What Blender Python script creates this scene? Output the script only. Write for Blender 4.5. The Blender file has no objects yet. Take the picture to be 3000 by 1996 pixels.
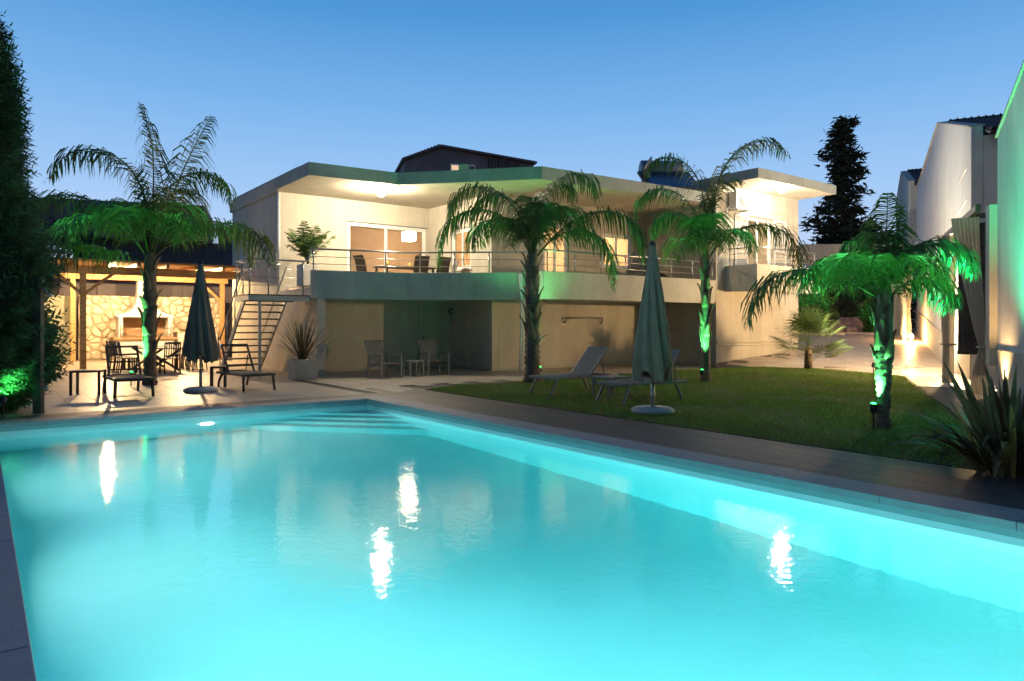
import bpy, bmesh, math, random
import numpy as np
from math import sin, cos, pi, radians, atan2, sqrt
from mathutils import Vector, Matrix, noise

random.seed(7)
SC = bpy.context.scene
COL = SC.collection

# ------------------------------------------------------------------ camera
cam_d = bpy.data.cameras.new('camera')
cam = bpy.data.objects.new('camera', cam_d)
COL.objects.link(cam)
cam.location = (0, 0, 1.48)
cam.rotation_euler = (pi / 2, 0, 0)
cam_d.sensor_width = 36
cam_d.lens = 36 * 2058 / 3000
cam_d.shift_y = -46 / 3000
cam_d.clip_start = 0.05
cam_d.clip_end = 3000
SC.camera = cam

# ------------------------------------------------------------------ dusk sky
world = bpy.data.worlds.new('World')
SC.world = world
world.use_nodes = True
wn = world.node_tree
wn.nodes.clear()
w_out = wn.nodes.new('ShaderNodeOutputWorld')
w_bg = wn.nodes.new('ShaderNodeBackground')
w_tc = wn.nodes.new('ShaderNodeTexCoord')
w_sep = wn.nodes.new('ShaderNodeSeparateXYZ')
w_rmp = wn.nodes.new('ShaderNodeValToRGB')
wn.links.new(w_tc.outputs['Generated'], w_sep.inputs[0])
wn.links.new(w_sep.outputs['Z'], w_rmp.inputs[0])
# the afterglow side (ahead) is brighter than the night side (behind), as at any dusk
w_mr = wn.nodes.new('ShaderNodeMapRange')
w_mr.interpolation_type = 'SMOOTHERSTEP'
w_mr.inputs['From Min'].default_value = -1.0
w_mr.inputs['From Max'].default_value = 0.75
w_mr.inputs['To Min'].default_value = 0.34
w_mr.inputs['To Max'].default_value = 1.0
w_vm = wn.nodes.new('ShaderNodeVectorMath')
w_vm.operation = 'SCALE'
wn.links.new(w_sep.outputs['Y'], w_mr.inputs[0])
wn.links.new(w_rmp.outputs[0], w_vm.inputs[0])
wn.links.new(w_mr.outputs[0], w_vm.inputs['Scale'])
wn.links.new(w_vm.outputs[0], w_bg.inputs[0])
wn.links.new(w_bg.outputs[0], w_out.inputs[0])
el = w_rmp.color_ramp.elements
while len(el) > 1:
    el.remove(el[-1])
SKY = [(0.0, (.60, .63, .76)), (.08, (.50, .60, .80)), (.17, (.325, .51, .79)), (.28, (.18, .40, .725)),
       (.40, (.07, .27, .59)), (.55, (.036, .14, .38)), (1.0, (.02, .08, .23))]
el[0].position = 0.0
el[0].color = (*SKY[0][1], 1)
for p_, c_ in SKY[1:]:
    e_ = el.new(p_)
    e_.color = (*c_, 1)
w_bg.inputs[1].default_value = 0.77

# faint afterglow of the set sun, wide and weak
sun_d = bpy.data.lights.new('sun', 'SUN')
sun_d.energy = 0.04
sun_d.angle = radians(30)
sun_d.color = (1, .85, .75)
sun = bpy.data.objects.new('sun', sun_d)
sun.rotation_euler = (radians(80), 0, radians(-60))
COL.objects.link(sun)

# ------------------------------------------------------------------ render settings
SC.view_settings.view_transform = 'Standard'
SC.view_settings.look = 'None'
SC.view_settings.exposure = 0.62
SC.view_settings.gamma = 1.0
SC.view_settings.use_curve_mapping = False
SC.render.engine = 'CYCLES'
cy = SC.cycles
cy.use_denoising = True
cy.max_bounces = 10
cy.diffuse_bounces = 4
cy.glossy_bounces = 4
cy.transmission_bounces = 8
cy.transparent_max_bounces = 12
cy.volume_bounces = 0
cy.caustics_reflective = False
cy.caustics_refractive = True
cy.blur_glossy = 0.5
cy.sample_clamp_indirect = 4.0
cy.use_adaptive_sampling = True
cy.adaptive_threshold = 0.015

# ------------------------------------------------------------------ frames of reference
C0, S0 = .7962, .6050
H0 = Vector((-7.55, 22.8, 0))
R0 = atan2(S0, C0)


def HP(a, b, z=0.0):
    """house plan (a along the facade, b away from the pool) -> world"""
    return Vector((H0.x + a * C0 - b * S0, H0.y + a * S0 + b * C0, z))


Q0 = Vector((12.35, 18.9, 0))
QD = Vector((.431, .902, 0))
QN = Vector((.902, -.431, 0))
RQ = atan2(QD.y, QD.x)


def QP(t, w, z=0.0):
    """line of the gabled houses: t along the path, w away from the lawn"""
    return Q0 + QD * t + QN * w + Vector((0, 0, z))


def ramp_z(y):
    return max(0.0, min(1.05, (y - 23.4) * .108))


def in_view(x, y, margin=1.12):
    return y > 1.5 and abs(x / y) < .729 * margin


def inside(poly, x, y):
    r = False
    n = len(poly)
    for i in range(n):
        x1, y1 = poly[i]
        x2, y2 = poly[(i + 1) % n]
        if (y1 > y) != (y2 > y) and x < (x2 - x1) * (y - y1) / (y2 - y1) + x1:
            r = not r
    return r


# ------------------------------------------------------------------ mesh builder
class MB:
    def __init__(s):
        s.v = []
        s.f = []

    def add(s, vs, fs):
        o = len(s.v)
        s.v += [tuple(v) for v in vs]
        s.f += [tuple(i + o for i in f) for f in fs]
        return s

    def box(s, x0, x1, y0, y1, z0, z1):
        return s.add([(x0, y0, z0), (x1, y0, z0), (x1, y1, z0), (x0, y1, z0),
                      (x0, y0, z1), (x1, y0, z1), (x1, y1, z1), (x0, y1, z1)],
                     [(3, 2, 1, 0), (4, 5, 6, 7), (0, 1, 5, 4), (1, 2, 6, 5), (2, 3, 7, 6), (3, 0, 4, 7)])

    def bar(s, p, q, w, h, up=(0, 0, 1)):
        p = Vector(p)
        q = Vector(q)
        d = (q - p).normalized()
        u = Vector(up)
        if abs(d.dot(u)) > .98:
            u = Vector((0, 1, 0))
        sd = d.cross(u).normalized() * (w / 2)
        u2 = sd.cross(d).normalized() * (h / 2)
        vs = [c + sg * sd + sh * u2 for c in (p, q) for sg, sh in ((-1, -1), (1, -1), (1, 1), (-1, 1))]
        return s.add(vs, [(0, 1, 2, 3), (7, 6, 5, 4), (0, 4, 5, 1), (1, 5, 6, 2), (2, 6, 7, 3), (3, 7, 4, 0)])

    def tube(s, pts, r, n=8, cap=True):
        pts = [Vector(p) for p in pts]
        m = len(pts)
        rs = r if isinstance(r, (list, tuple)) else [r] * m
        vs = []
        ref = None
        for i in range(m):
            d = (pts[min(i + 1, m - 1)] - pts[max(i - 1, 0)])
            d = d.normalized() if d.length > 1e-9 else Vector((0, 0, 1))
            if ref is None:
                ref = Vector((0, 0, 1)) if abs(d.z) < .9 else Vector((1, 0, 0))
            x = d.cross(ref).normalized()
            y = d.cross(x).normalized()
            ref = -y if False else ref
            for k in range(n):
                t = 2 * pi * k / n
                vs.append(pts[i] + (x * cos(t) + y * sin(t)) * rs[i])
        fs = []
        for i in range(m - 1):
            for k in range(n):
                k2 = (k + 1) % n
                fs.append((i * n + k, i * n + k2, (i + 1) * n + k2, (i + 1) * n + k))
        if cap:
            fs.append(tuple(reversed(range(n))))
            fs.append(tuple(range((m - 1) * n, m * n)))
        return s.add(vs, fs)

    def lathe(s, prof, n=20, c=(0, 0, 0)):
        vs = []
        for r, z in prof:
            for k in range(n):
                t = 2 * pi * k / n
                vs.append((c[0] + r * cos(t), c[1] + r * sin(t), c[2] + z))
        fs = []
        m = len(prof)
        for i in range(m - 1):
            for k in range(n):
                k2 = (k + 1) % n
                fs.append((i * n + k, i * n + k2, (i + 1) * n + k2, (i + 1) * n + k))
        fs.append(tuple(reversed(range(n))))
        fs.append(tuple(range((m - 1) * n, m * n)))
        return s.add(vs, fs)

    def prism(s, poly, z0, z1):
        n = len(poly)
        za = z0 if isinstance(z0, (list, tuple)) else [z0] * n
        zb = z1 if isinstance(z1, (list, tuple)) else [z1] * n
        vs = [(p[0], p[1], za[i]) for i, p in enumerate(poly)] + [(p[0], p[1], zb[i]) for i, p in enumerate(poly)]
        fs = [tuple(reversed(range(n))), tuple(range(n, 2 * n))]
        for i in range(n):
            j = (i + 1) % n
            fs.append((i, j, n + j, n + i))
        return s.add(vs, fs)

    def mesh(s, name, mat, smooth=False):
        me = bpy.data.meshes.new(name)
        me.from_pydata(s.v, [], s.f)
        me.validate()
        bm = bmesh.new()
        bm.from_mesh(me)
        bmesh.ops.recalc_face_normals(bm, faces=bm.faces)
        bm.to_mesh(me)
        bm.free()
        if smooth:
            me.polygons.foreach_set('use_smooth', [True] * len(me.polygons))
        if mat:
            me.materials.append(mat)
        return me

    def build(s, name, mat, parent=None, smooth=False, bevel=0.0):
        o = bpy.data.objects.new(name, s.mesh(name, mat, smooth))
        COL.objects.link(o)
        if parent:
            o.parent = parent
        if bevel:
            m = o.modifiers.new('bevel', 'BEVEL')
            m.width = bevel
            m.segments = 2
            m.limit_method = 'ANGLE'
            m.angle_limit = radians(40)
        return o


def soup(name, verts, faces, mat, parent=None):
    """fast mesh from numpy arrays; faces all triangles"""
    me = bpy.data.meshes.new(name)
    verts = np.asarray(verts, dtype=np.float32)
    faces = np.asarray(faces, dtype=np.int32)
    me.vertices.add(len(verts))
    me.vertices.foreach_set('co', verts.ravel())
    me.loops.add(faces.size)
    me.loops.foreach_set('vertex_index', faces.ravel())
    me.polygons.add(len(faces))
    me.polygons.foreach_set('loop_start', np.arange(0, faces.size, 3, dtype=np.int32))
    me.update(calc_edges=True)
    me.materials.append(mat)
    o = bpy.data.objects.new(name, me)
    COL.objects.link(o)
    if parent:
        o.parent = parent
    return o


def tag(o, label=None, cat=None, group=None, kind=None):
    if label:
        o['label'] = label
    if cat:
        o['category'] = cat
    if group:
        o['group'] = group
    if kind:
        o['kind'] = kind
    return o


def thing(name, label, cat, loc=(0, 0, 0), rz=0.0, group=None):
    o = bpy.data.objects.new(name, None)
    o.empty_display_size = .2
    COL.objects.link(o)
    o.location = loc
    o.rotation_euler = (0, 0, rz)
    return tag(o, label, cat, group)


def kids(o):
    return [c for c in bpy.data.objects if c.parent == o]


def copy_tree(o, parent=None):
    c = o.copy()
    COL.objects.link(c)
    if parent:
        c.parent = parent
    for ch in kids(o):
        copy_tree(ch, c)
    return c


def inst(name, me, parent, loc, rot=(0, 0, 0), scale=(1, 1, 1)):
    o = bpy.data.objects.new(name, me)
    COL.objects.link(o)
    o.parent = parent
    o.location = loc
    o.rotation_euler = rot
    o.scale = scale
    return o


# ------------------------------------------------------------------ materials
def lk(nt, a, b):
    nt.links.new(a, b)


def pm(name, col, rough=.6, var=.12, vscale=3.0, bump=0.0, bscale=60.0, metal=0.0, spec=.5, rnd=0.0,
       col2=None, stretch=(1, 1, 1), trans=0.0, emit=None, estr=0.0, stain=0.0, coord='Object'):
    m = bpy.data.materials.new(name)
    m.use_nodes = True
    nt = m.node_tree
    b = nt.nodes['Principled BSDF']
    b.inputs['Roughness'].default_value = rough
    b.inputs['Metallic'].default_value = metal
    b.inputs['Specular IOR Level'].default_value = spec
    tc = nt.nodes.new('ShaderNodeTexCoord')
    mp = nt.nodes.new('ShaderNodeMapping')
    mp.inputs['Scale'].default_value = stretch
    lk(nt, tc.outputs[coord], mp.inputs[0])
    n = nt.nodes.new('ShaderNodeTexNoise')
    n.inputs['Scale'].default_value = vscale
    n.inputs['Detail'].default_value = 6
    n.inputs['Roughness'].default_value = .62
    lk(nt, mp.outputs[0], n.inputs['Vector'])
    r = nt.nodes.new('ShaderNodeValToRGB')
    c2 = col2 or tuple(c * (1 - 2 * var) for c in col)
    c1 = col if col2 else tuple(min(1, c * (1 + var)) for c in col)
    r.color_ramp.elements[0].position = .3
    r.color_ramp.elements[1].position = .7
    r.color_ramp.elements[0].color = (*c2, 1)
    r.color_ramp.elements[1].color = (*c1, 1)
    lk(nt, n.outputs['Fac'], r.inputs[0])
    out = r.outputs[0]
    if rnd:
        oi = nt.nodes.new('ShaderNodeObjectInfo')
        mr = nt.nodes.new('ShaderNodeMapRange')
        mr.inputs['To Min'].default_value = 1 - rnd
        mr.inputs['To Max'].default_value = 1 + rnd
        lk(nt, oi.outputs['Random'], mr.inputs[0])
        hs = nt.nodes.new('ShaderNodeHueSaturation')
        lk(nt, mr.outputs[0], hs.inputs['Value'])
        lk(nt, out, hs.inputs['Color'])
        out = hs.outputs[0]
    if stain:
        n2 = nt.nodes.new('ShaderNodeTexNoise')
        n2.inputs['Scale'].default_value = .55
        n2.inputs['Detail'].default_value = 8
        n2.inputs['Roughness'].default_value = .7
        mp2 = nt.nodes.new('ShaderNodeMapping')
        mp2.inputs['Scale'].default_value = (3.0, 3.0, .5)
        lk(nt, tc.outputs[coord], mp2.inputs[0])
        lk(nt, mp2.outputs[0], n2.inputs['Vector'])
        mr2 = nt.nodes.new('ShaderNodeMapRange')
        mr2.inputs['From Min'].default_value = .35
        mr2.inputs['From Max'].default_value = .7
        mr2.inputs['To Min'].default_value = 1 - stain
        mr2.inputs['To Max'].default_value = 1
        lk(nt, n2.outputs['Fac'], mr2.inputs[0])
        mx = nt.nodes.new('ShaderNodeVectorMath')
        mx.operation = 'SCALE'
        lk(nt, out, mx.inputs[0])
        lk(nt, mr2.outputs[0], mx.inputs['Scale'])
        out = mx.outputs[0]
    lk(nt, out, b.inputs['Base Color'])
    if bump:
        n3 = nt.nodes.new('ShaderNodeTexNoise')
        n3.inputs['Scale'].default_value = bscale
        n3.inputs['Detail'].default_value = 5
        lk(nt, mp.outputs[0], n3.inputs['Vector'])
        bp = nt.nodes.new('ShaderNodeBump')
        bp.inputs['Strength'].default_value = bump
        bp.inputs['Distance'].default_value = .02
        lk(nt, n3.outputs['Fac'], bp.inputs['Height'])
        lk(nt, bp.outputs[0], b.inputs['Normal'])
    if emit:
        b.inputs['Emission Color'].default_value = (*emit, 1)
        b.inputs['Emission Strength'].default_value = estr
    if trans:
        tl = nt.nodes.new('ShaderNodeBsdfTranslucent')
        lk(nt, out, tl.inputs[0])
        mxs = nt.nodes.new('ShaderNodeMixShader')
        mxs.inputs[0].default_value = trans
        lk(nt, b.outputs[0], mxs.inputs[1])
        lk(nt, tl.outputs[0], mxs.inputs[2])
        lk(nt, mxs.outputs[0], nt.nodes['Material Output'].inputs[0])
    return m


def glow(name, col, s):
    m = bpy.data.materials.new(name)
    m.use_nodes = True
    nt = m.node_tree
    nt.nodes.remove(nt.nodes['Principled BSDF'])
    e = nt.nodes.new('ShaderNodeEmission')
    e.inputs[0].default_value = (*col, 1)
    e.inputs[1].default_value = s
    lk(nt, e.outputs[0], nt.nodes['Material Output'].inputs[0])
    return m


def glass_mat():
    m = bpy.data.materials.new('window_glass')
    m.use_nodes = True
    nt = m.node_tree
    nt.nodes.remove(nt.nodes['Principled BSDF'])
    lw = nt.nodes.new('ShaderNodeLayerWeight')
    lw.inputs[0].default_value = .5
    pw = nt.nodes.new('ShaderNodeMath')
    pw.operation = 'POWER'
    pw.inputs[1].default_value = 5
    fr = nt.nodes.new('ShaderNodeMath')
    fr.operation = 'MULTIPLY_ADD'
    fr.inputs[1].default_value = .9
    fr.inputs[2].default_value = .05
    lk(nt, lw.outputs['Facing'], pw.inputs[0])
    lk(nt, pw.outputs[0], fr.inputs[0])
    t = nt.nodes.new('ShaderNodeBsdfTransparent')
    t.inputs[0].default_value = (.9, .93, .92, 1)
    g = nt.nodes.new('ShaderNodeBsdfGlossy')
    g.inputs['Roughness'].default_value = .01
    x = nt.nodes.new('ShaderNodeMixShader')
    lk(nt, fr.outputs[0], x.inputs[0])
    lk(nt, t.outputs[0], x.inputs[1])
    lk(nt, g.outputs[0], x.inputs[2])
    lk(nt, x.outputs[0], nt.nodes['Material Output'].inputs[0])
    return m


def water_mat():
    m = bpy.data.materials.new('pool_water')
    m.use_nodes = True
    nt = m.node_tree
    nt.nodes.remove(nt.nodes['Principled BSDF'])
    g = nt.nodes.new('ShaderNodeBsdfGlass')
    g.inputs['IOR'].default_value = 1.333
    g.inputs['Roughness'].default_value = .032
    tc = nt.nodes.new('ShaderNodeTexCoord')
    n1 = nt.nodes.new('ShaderNodeTexNoise')
    n1.inputs['Scale'].default_value = 1.3
    n1.inputs['Detail'].default_value = 2
    n2 = nt.nodes.new('ShaderNodeTexNoise')
    n2.inputs['Scale'].default_value = 15
    n2.inputs['Detail'].default_value = 3
    for n in (n1, n2):
        lk(nt, tc.outputs['Object'], n.inputs['Vector'])
    b1 = nt.nodes.new('ShaderNodeBump')
    b1.inputs['Strength'].default_value = .06
    b1.inputs['Distance'].default_value = .05
    b2 = nt.nodes.new('ShaderNodeBump')
    b2.inputs['Strength'].default_value = .10
    b2.inputs['Distance'].default_value = .02
    lk(nt, n1.outputs['Fac'], b1.inputs['Height'])
    lk(nt, n2.outputs['Fac'], b2.inputs['Height'])
    lk(nt, b1.outputs[0], b2.inputs['Normal'])
    lk(nt, b2.outputs[0], g.inputs['Normal'])
    va = nt.nodes.new('ShaderNodeVolumeAbsorption')
    va.inputs['Color'].default_value = (0.0, .93, .96, 1)
    va.inputs['Density'].default_value = .33
    out = nt.nodes['Material Output']
    lk(nt, g.outputs[0], out.inputs['Surface'])
    lk(nt, va.outputs[0], out.inputs['Volume'])
    return m


M = {}
M['stucco'] = pm('stucco', (.60, .55, .46), .85, .05, 2.0, .25, 90, stain=.20)
M['stucco_white'] = pm('stucco_white', (.72, .71, .67), .85, .04, 2.0, .25, 80, stain=.22)
M['fascia'] = pm('fascia_paint', (.44, .47, .43), .8, .06, 2.0, .2, 80, stain=.28)
M['parapet'] = pm('parapet_render', (.64, .62, .53), .85, .06, 2.0, .25, 80, stain=.26)
M['soffit'] = pm('soffit', (.70, .66, .58), .9, .04, 1.5, .15, 60, stain=.08)
M['plinth'] = pm('plinth', (.50, .47, .40), .8, .08, 3.0, .2, 70, stain=.15)
M['interior'] = pm('interior_paint', (.68, .50, .36), .8, .04, 2.0)
M['floor_in'] = pm('interior_floor', (.45, .36, .28), .35, .1, 2.0)
M['white_alu'] = pm('white_aluminium', (.78, .79, .78), .35, .03, 4.0)
M['glass'] = glass_mat()
M['steel'] = pm('brushed_steel', (.42, .42, .41), .32, .08, 30.0, metal=.9, stretch=(1, 1, 6))
M['stair_metal'] = pm('painted_stair_metal', (.42, .44, .42), .5, .06, 8.0, metal=.2)
M['tread'] = pm('tread_wood', (.13, .10, .075), .55, .2, 8.0, .2, 40)
M['wood'] = pm('pergola_wood', (.56, .33, .13), .55, .22, 5.0, .25, 30, stretch=(.5, 6, 6), rnd=.08)
M['wood_b'] = pm('pergola_board', (.60, .37, .16), .55, .18, 4.0, .25, 30, stretch=(6, .5, 6), rnd=.10)
M['stone'] = pm('field_stone', (.72, .64, .50), .85, .18, 5.0, .6, 22, rnd=.22, col2=(.50, .42, .31))
M['mortar'] = pm('mortar', (.42, .36, .27), .95, .1, 6.0, .5, 60)
M['brick'] = pm('fire_brick', (.36, .22, .12), .9, .2, 5.0, .3, 60, rnd=.2)
M['grout'] = pm('grout', (.16, .14, .12), .95, .1, 6.0)
M['tile'] = pm('paving_tile', (.44, .38, .31), .42, .10, 2.2, .12, 45, rnd=.07, stain=.10)
M['path_tile'] = pm('path_tile', (.46, .40, .33), .42, .10, 2.2, .12, 45, rnd=.08, stain=.12)
M['ground'] = pm('soil_ground', (.10, .085, .06), .95, .2, .6, .4, 20)
M['plank'] = pm('dark_deck_plank', (.066, .060, .057), .55, .16, 6.0, .3, 40, stretch=(1, .15, 1), rnd=.16)
M['coping'] = pm('coping_stone', (.27, .28, .29), .6, .07, 6.0, .25, 110, rnd=.02)
M['pool'] = pm('pool_plaster', (.80, .82, .80), .6, .02, 1.2)
M['pool_band'] = pm('pool_waterline_tile', (.30, .40, .40), .35, .05, 5.0, .1, 60)
M['water'] = water_mat()
M['drain'] = pm('drain_grate', (.05, .05, .05), .5, .1, 20.0, metal=.3)
M['lawn'] = pm('lawn_soil', (.055, .085, .018), .95, .25, 2.5, .5, 60, col2=(.075, .07, .025))
M['grass'] = pm('grass_blade', (.13, .29, .03), .6, .3, .9, col2=(.20, .25, .055), trans=.25, coord='Object')
M['palm_leaf'] = pm('palm_leaf', (.125, .185, .05), .45, .25, 2.0, trans=.35, rnd=.25)
M['palm_trunk'] = pm('palm_trunk', (.20, .155, .11), .9, .25, 6.0, .8, 24, stretch=(1, 1, 3), col2=(.09, .07, .05))
M['boot'] = pm('palm_boot', (.26, .19, .12), .85, .25, 8.0, .6, 30, stretch=(3, 3, .5), col2=(.11, .08, .05))
M['phormium'] = pm('phormium_leaf', (.135, .105, .05), .35, .25, 2.0, .1, 40, rnd=.4, trans=.15, col2=(.075, .07, .035))
M['phormium_y'] = pm('phormium_old_leaf', (.28, .20, .06), .5, .25, 2.0, rnd=.2, trans=.15)
M['house_plant'] = pm('house_plant_leaf', (.10, .17, .04), .45, .2, 3.0, trans=.25, rnd=.15)
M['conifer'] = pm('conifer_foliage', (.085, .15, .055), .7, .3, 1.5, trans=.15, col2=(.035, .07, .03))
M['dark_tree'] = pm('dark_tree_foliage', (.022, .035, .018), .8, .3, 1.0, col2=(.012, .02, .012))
M['bark'] = pm('bark', (.11, .08, .055), .95, .25, 6.0, .7, 20, stretch=(1, 1, .3))
M['bush'] = pm('bush_leaf', (.06, .13, .03), .6, .3, 2.0, trans=.25)
M['dark_wood'] = pm('dark_furniture_wood', (.055, .045, .036), .5, .2, 8.0, .2, 40)
M['grey_wood'] = pm('weathered_grey_wood', (.26, .26, .24), .65, .15, 8.0, .2, 50)
M['taupe'] = pm('taupe_aluminium', (.20, .185, .165), .45, .06, 8.0)
M['sling_dark'] = pm('dark_sling_fabric', (.075, .072, .07), .8, .1, 40.0, .2, 200)
M['sling_grey'] = pm('grey_sling_fabric', (.17, .165, .155), .8, .08, 40.0, .2, 200)
M['wicker'] = pm('brown_wicker', (.07, .05, .038), .6, .25, 40.0, .5, 80)
M['canvas'] = pm('parasol_canvas', (.125, .12, .10), .9, .10, 3.0, .25, 120)
M['canvas2'] = pm('parasol_canvas_warm_lit', (.29, .215, .15), .9, .10, 3.0, .25, 120)  # warm light on the lawn parasol put into its canvas colour
M['concrete'] = pm('concrete_base', (.42, .43, .41), .8, .10, 8.0, .2, 60)
M['planter'] = pm('planter_concrete', (.36, .36, .34), .75, .08, 4.0, .2, 60, stain=.12)
M['planter_w'] = pm('planter_white', (.62, .60, .55), .6, .05, 4.0)
M['soil'] = pm('soil', (.05, .038, .028), .95, .3, 12.0, .6, 40)
M['door'] = pm('painted_door', (.42, .42, .34), .5, .05, 3.0)
M['gate'] = pm('gate_panel', (.50, .52, .38), .5, .05, 3.0, stain=.06)
M['black'] = pm('black_plastic', (.02, .02, .02), .45, .1, 10.0)
M['ac'] = pm('ac_casing', (.62, .60, .55), .5, .04, 6.0)
M['roof_tile'] = pm('clay_roof_tile', (.10, .06, .05), .8, .3, 5.0, .4, 40, rnd=.15)
M['dark_wall'] = pm('dark_neighbour_wall', (.15, .135, .15), .9, .12, .7, stain=.15)
M['dark_wall2'] = pm('dark_gable_cladding', (.20, .195, .22), .9, .10, .7, stain=.12)
M['curtain'] = pm('curtain_cloth', (.60, .57, .50), .9, .05, 4.0, trans=.3)
M['blind'] = pm('woven_blind', (.09, .07, .055), .8, .3, 20.0, .4, 80, rnd=.2)
M['solar'] = pm('solar_collector', (.03, .05, .09), .2, .1, 4.0)
M['tank'] = pm('water_tank', (.16, .19, .24), .35, .05, 4.0, metal=.4)
M['rebar'] = pm('rusty_rebar', (.05, .035, .03), .9, .2, 9.0)
M['rock'] = pm('garden_rock', (.25, .17, .16), .9, .2, 3.0, .7, 8)
M['yellow'] = pm('yellow_cup', (.65, .42, .03), .4, .05, 5.0)
M['lamp_warm'] = glow('lamp_globe_warm', (1, .83, .58), 1250)
M['lamp_cool'] = glow('lamp_globe_neutral', (1, .90, .72), 560)
M['lamp_amber'] = glow('lamp_amber', (1, .66, .32), 4800)
M['lamp_living'] = glow('lamp_living', (1, .72, .45), 46)
M['lamp_room'] = glow('lamp_room', (1, .70, .40), 60)
M['lens_green'] = glow('lens_green', (.035, 1, .14), 7)
M['lens_warm'] = glow('lens_warm', (1, .72, .38), 40)
PLAMP = [glow('pool_lamp_lens', (.96, 1, .98), s_) for s_ in (780, 500, 620, 1450, 1850)]

# ================================================================== GROUND
PA0, PA1, PB0, PB1 = -7.61, -1.61, -23.2, -9.83     # pool in house plan
WATER_Z = -.17
DEPTH = -1.62


def ground():
    mb = MB()
    E0 = 600
    zg = -.036
    q = [(-E0, E0, PB1 + .2, E0), (-E0, E0, -E0, PB0 - .2), (-E0, PA0 - .2, PB0 - .2, PB1 + .2), (PA1 + .2, E0, PB0 - .2, PB1 + .2)]
    for a0, a1, b0, b1 in q:
        vs = [HP(a0, b0, zg), HP(a1, b0, zg), HP(a1, b1, zg), HP(a0, b1, zg)]
        mb.add(vs, [(0, 1, 2, 3)])
    o = mb.build('ground', M['ground'])
    tag(o, kind='structure')


ground()


# ------------------------------------------------------------------ pool shell
def pool():
    root = thing('swimming_pool', None, None, HP(0, 0, 0), R0)
    root['kind'] = 'structure'
    t = .22
    mb = MB()
    mb.box(PA0 - t, PA1 + t, PB0 - t, PB1 + t, DEPTH - .2, DEPTH)
    mb.build('pool_floor', M['pool'], root)
    zt = -.05
    zb = WATER_Z + .05
    for a0, a1, b0, b1 in ((PA0 - t, PA0, PB0 - t, PB1 + t), (PA1, PA1 + t, PB0 - t, PB1 + t),
                           (PA0, PA1, PB1, PB1 + t), (PA0, PA1, PB0 - t, PB0)):
        MB().box(a0, a1, b0, b1, DEPTH, zt).build('pool_wall', M['pool'], root)
    # raised waterline strip, a shallow lip above the water
    lip = .018
    for a0, a1, b0, b1 in ((PA0, PA0 + lip, PB0 + lip, PB1 - lip), (PA1 - lip, PA1, PB0 + lip, PB1 - lip),
                           (PA0 + lip, PA1 - lip, PB1 - lip, PB1), (PA0 + lip, PA1 - lip, PB0, PB0 + lip)):
        MB().box(a0, a1, b0, b1, WATER_Z + .062, zt - .003).build('waterline_band', M['pool_band'], root)
    # corner steps, far right corner
    for k, (s_, z_) in enumerate(((1.05, -.36), (1.5, -.62), (1.95, -.88), (2.4, -1.14))):
        p = [(PA1 + .02, PB1 + .02), (PA1 - s_, PB1 + .02), (PA1 + .02, PB1 - s_)]
        MB().prism(p, DEPTH - .05, z_).build('step', M['pool'], root, bevel=.02)
    # underwater lamps: disc lens in a ring
    for li, (a, b, dx, dy) in enumerate(((-4.63, PB1, 0, -1), (PA0, -12.6, 1, 0), (PA0, -16.2, 1, 0), (PA0, -19.6, 1, 0), (-4.6, PB0, 0, 1))):
        c = Vector((a + dx * .03, b + dy * .03, WATER_Z - .42))
        mb = MB()
        ring = []
        n = 20
        sd = Vector((-dy, dx, 0))
        mb2 = MB()
        pts = [c + (sd * cos(2 * pi * i / n) + Vector((0, 0, 1)) * sin(2 * pi * i / n)) * .105 for i in range(n)]
        f = tuple(range(n)) if (pts[1] - pts[0]).cross(pts[2] - pts[1]).dot(Vector((dx, dy, 0))) > 0 else tuple(reversed(range(n)))
        me = bpy.data.meshes.new('pool_lamp')
        me.from_pydata([tuple(p) for p in pts], [], [f])
        me.materials.append(PLAMP[li])
        lo = bpy.data.objects.new('pool_lamp', me)
        COL.objects.link(lo)
        lo.parent = root
        rp = [c + (sd * cos(2 * pi * i / n) + Vector((0, 0, 1)) * sin(2 * pi * i / n)) * .125 for i in range(n + 1)]
        MB().tube(rp, .02, 6, cap=False).build('lamp_ring', M['white_alu'], root, smooth=True)
    # water body
    wo = MB().box(PA0 - .04, PA1 + .04, PB0 - .04, PB1 + .04, DEPTH - .03, WATER_Z).build('water', M['water'])
    wo.location = HP(0, 0, 0)
    wo.rotation_euler = (0, 0, R0)
    tag(wo, kind='structure')


pool()

# ------------------------------------------------------------------ coping and dark plank deck
CW = .44


def coping():
    root = thing('pool_coping', None, None, HP(0, 0, 0), R0)
    root['kind'] = 'structure'
    L = 1.0
    me = MB().box(-CW / 2, CW / 2, -L / 2 + .0012, L / 2 - .0012, -.055, .012).mesh('coping_stone', M['coping'])

    def put(x, y, r):
        o = inst('coping_stone', me, root, (x, y, random.uniform(-.0015, .0015)), (0, 0, r))
        m = o.modifiers.new('bevel', 'BEVEL')
        m.width = .005
        m.segments = 2
    b = PB1 - .5
    while b > PB0 - .5:
        put(PA1 + CW / 2 - .02, b, 0)
        put(PA0 - CW / 2 + .02, b, 0)
        b -= L
    a = PA1 + CW - .02 - .5
    while a > PA0 - 1.0:
        put(a, PB1 + CW / 2 - .02, pi / 2)
        a -= L


coping()


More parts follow.
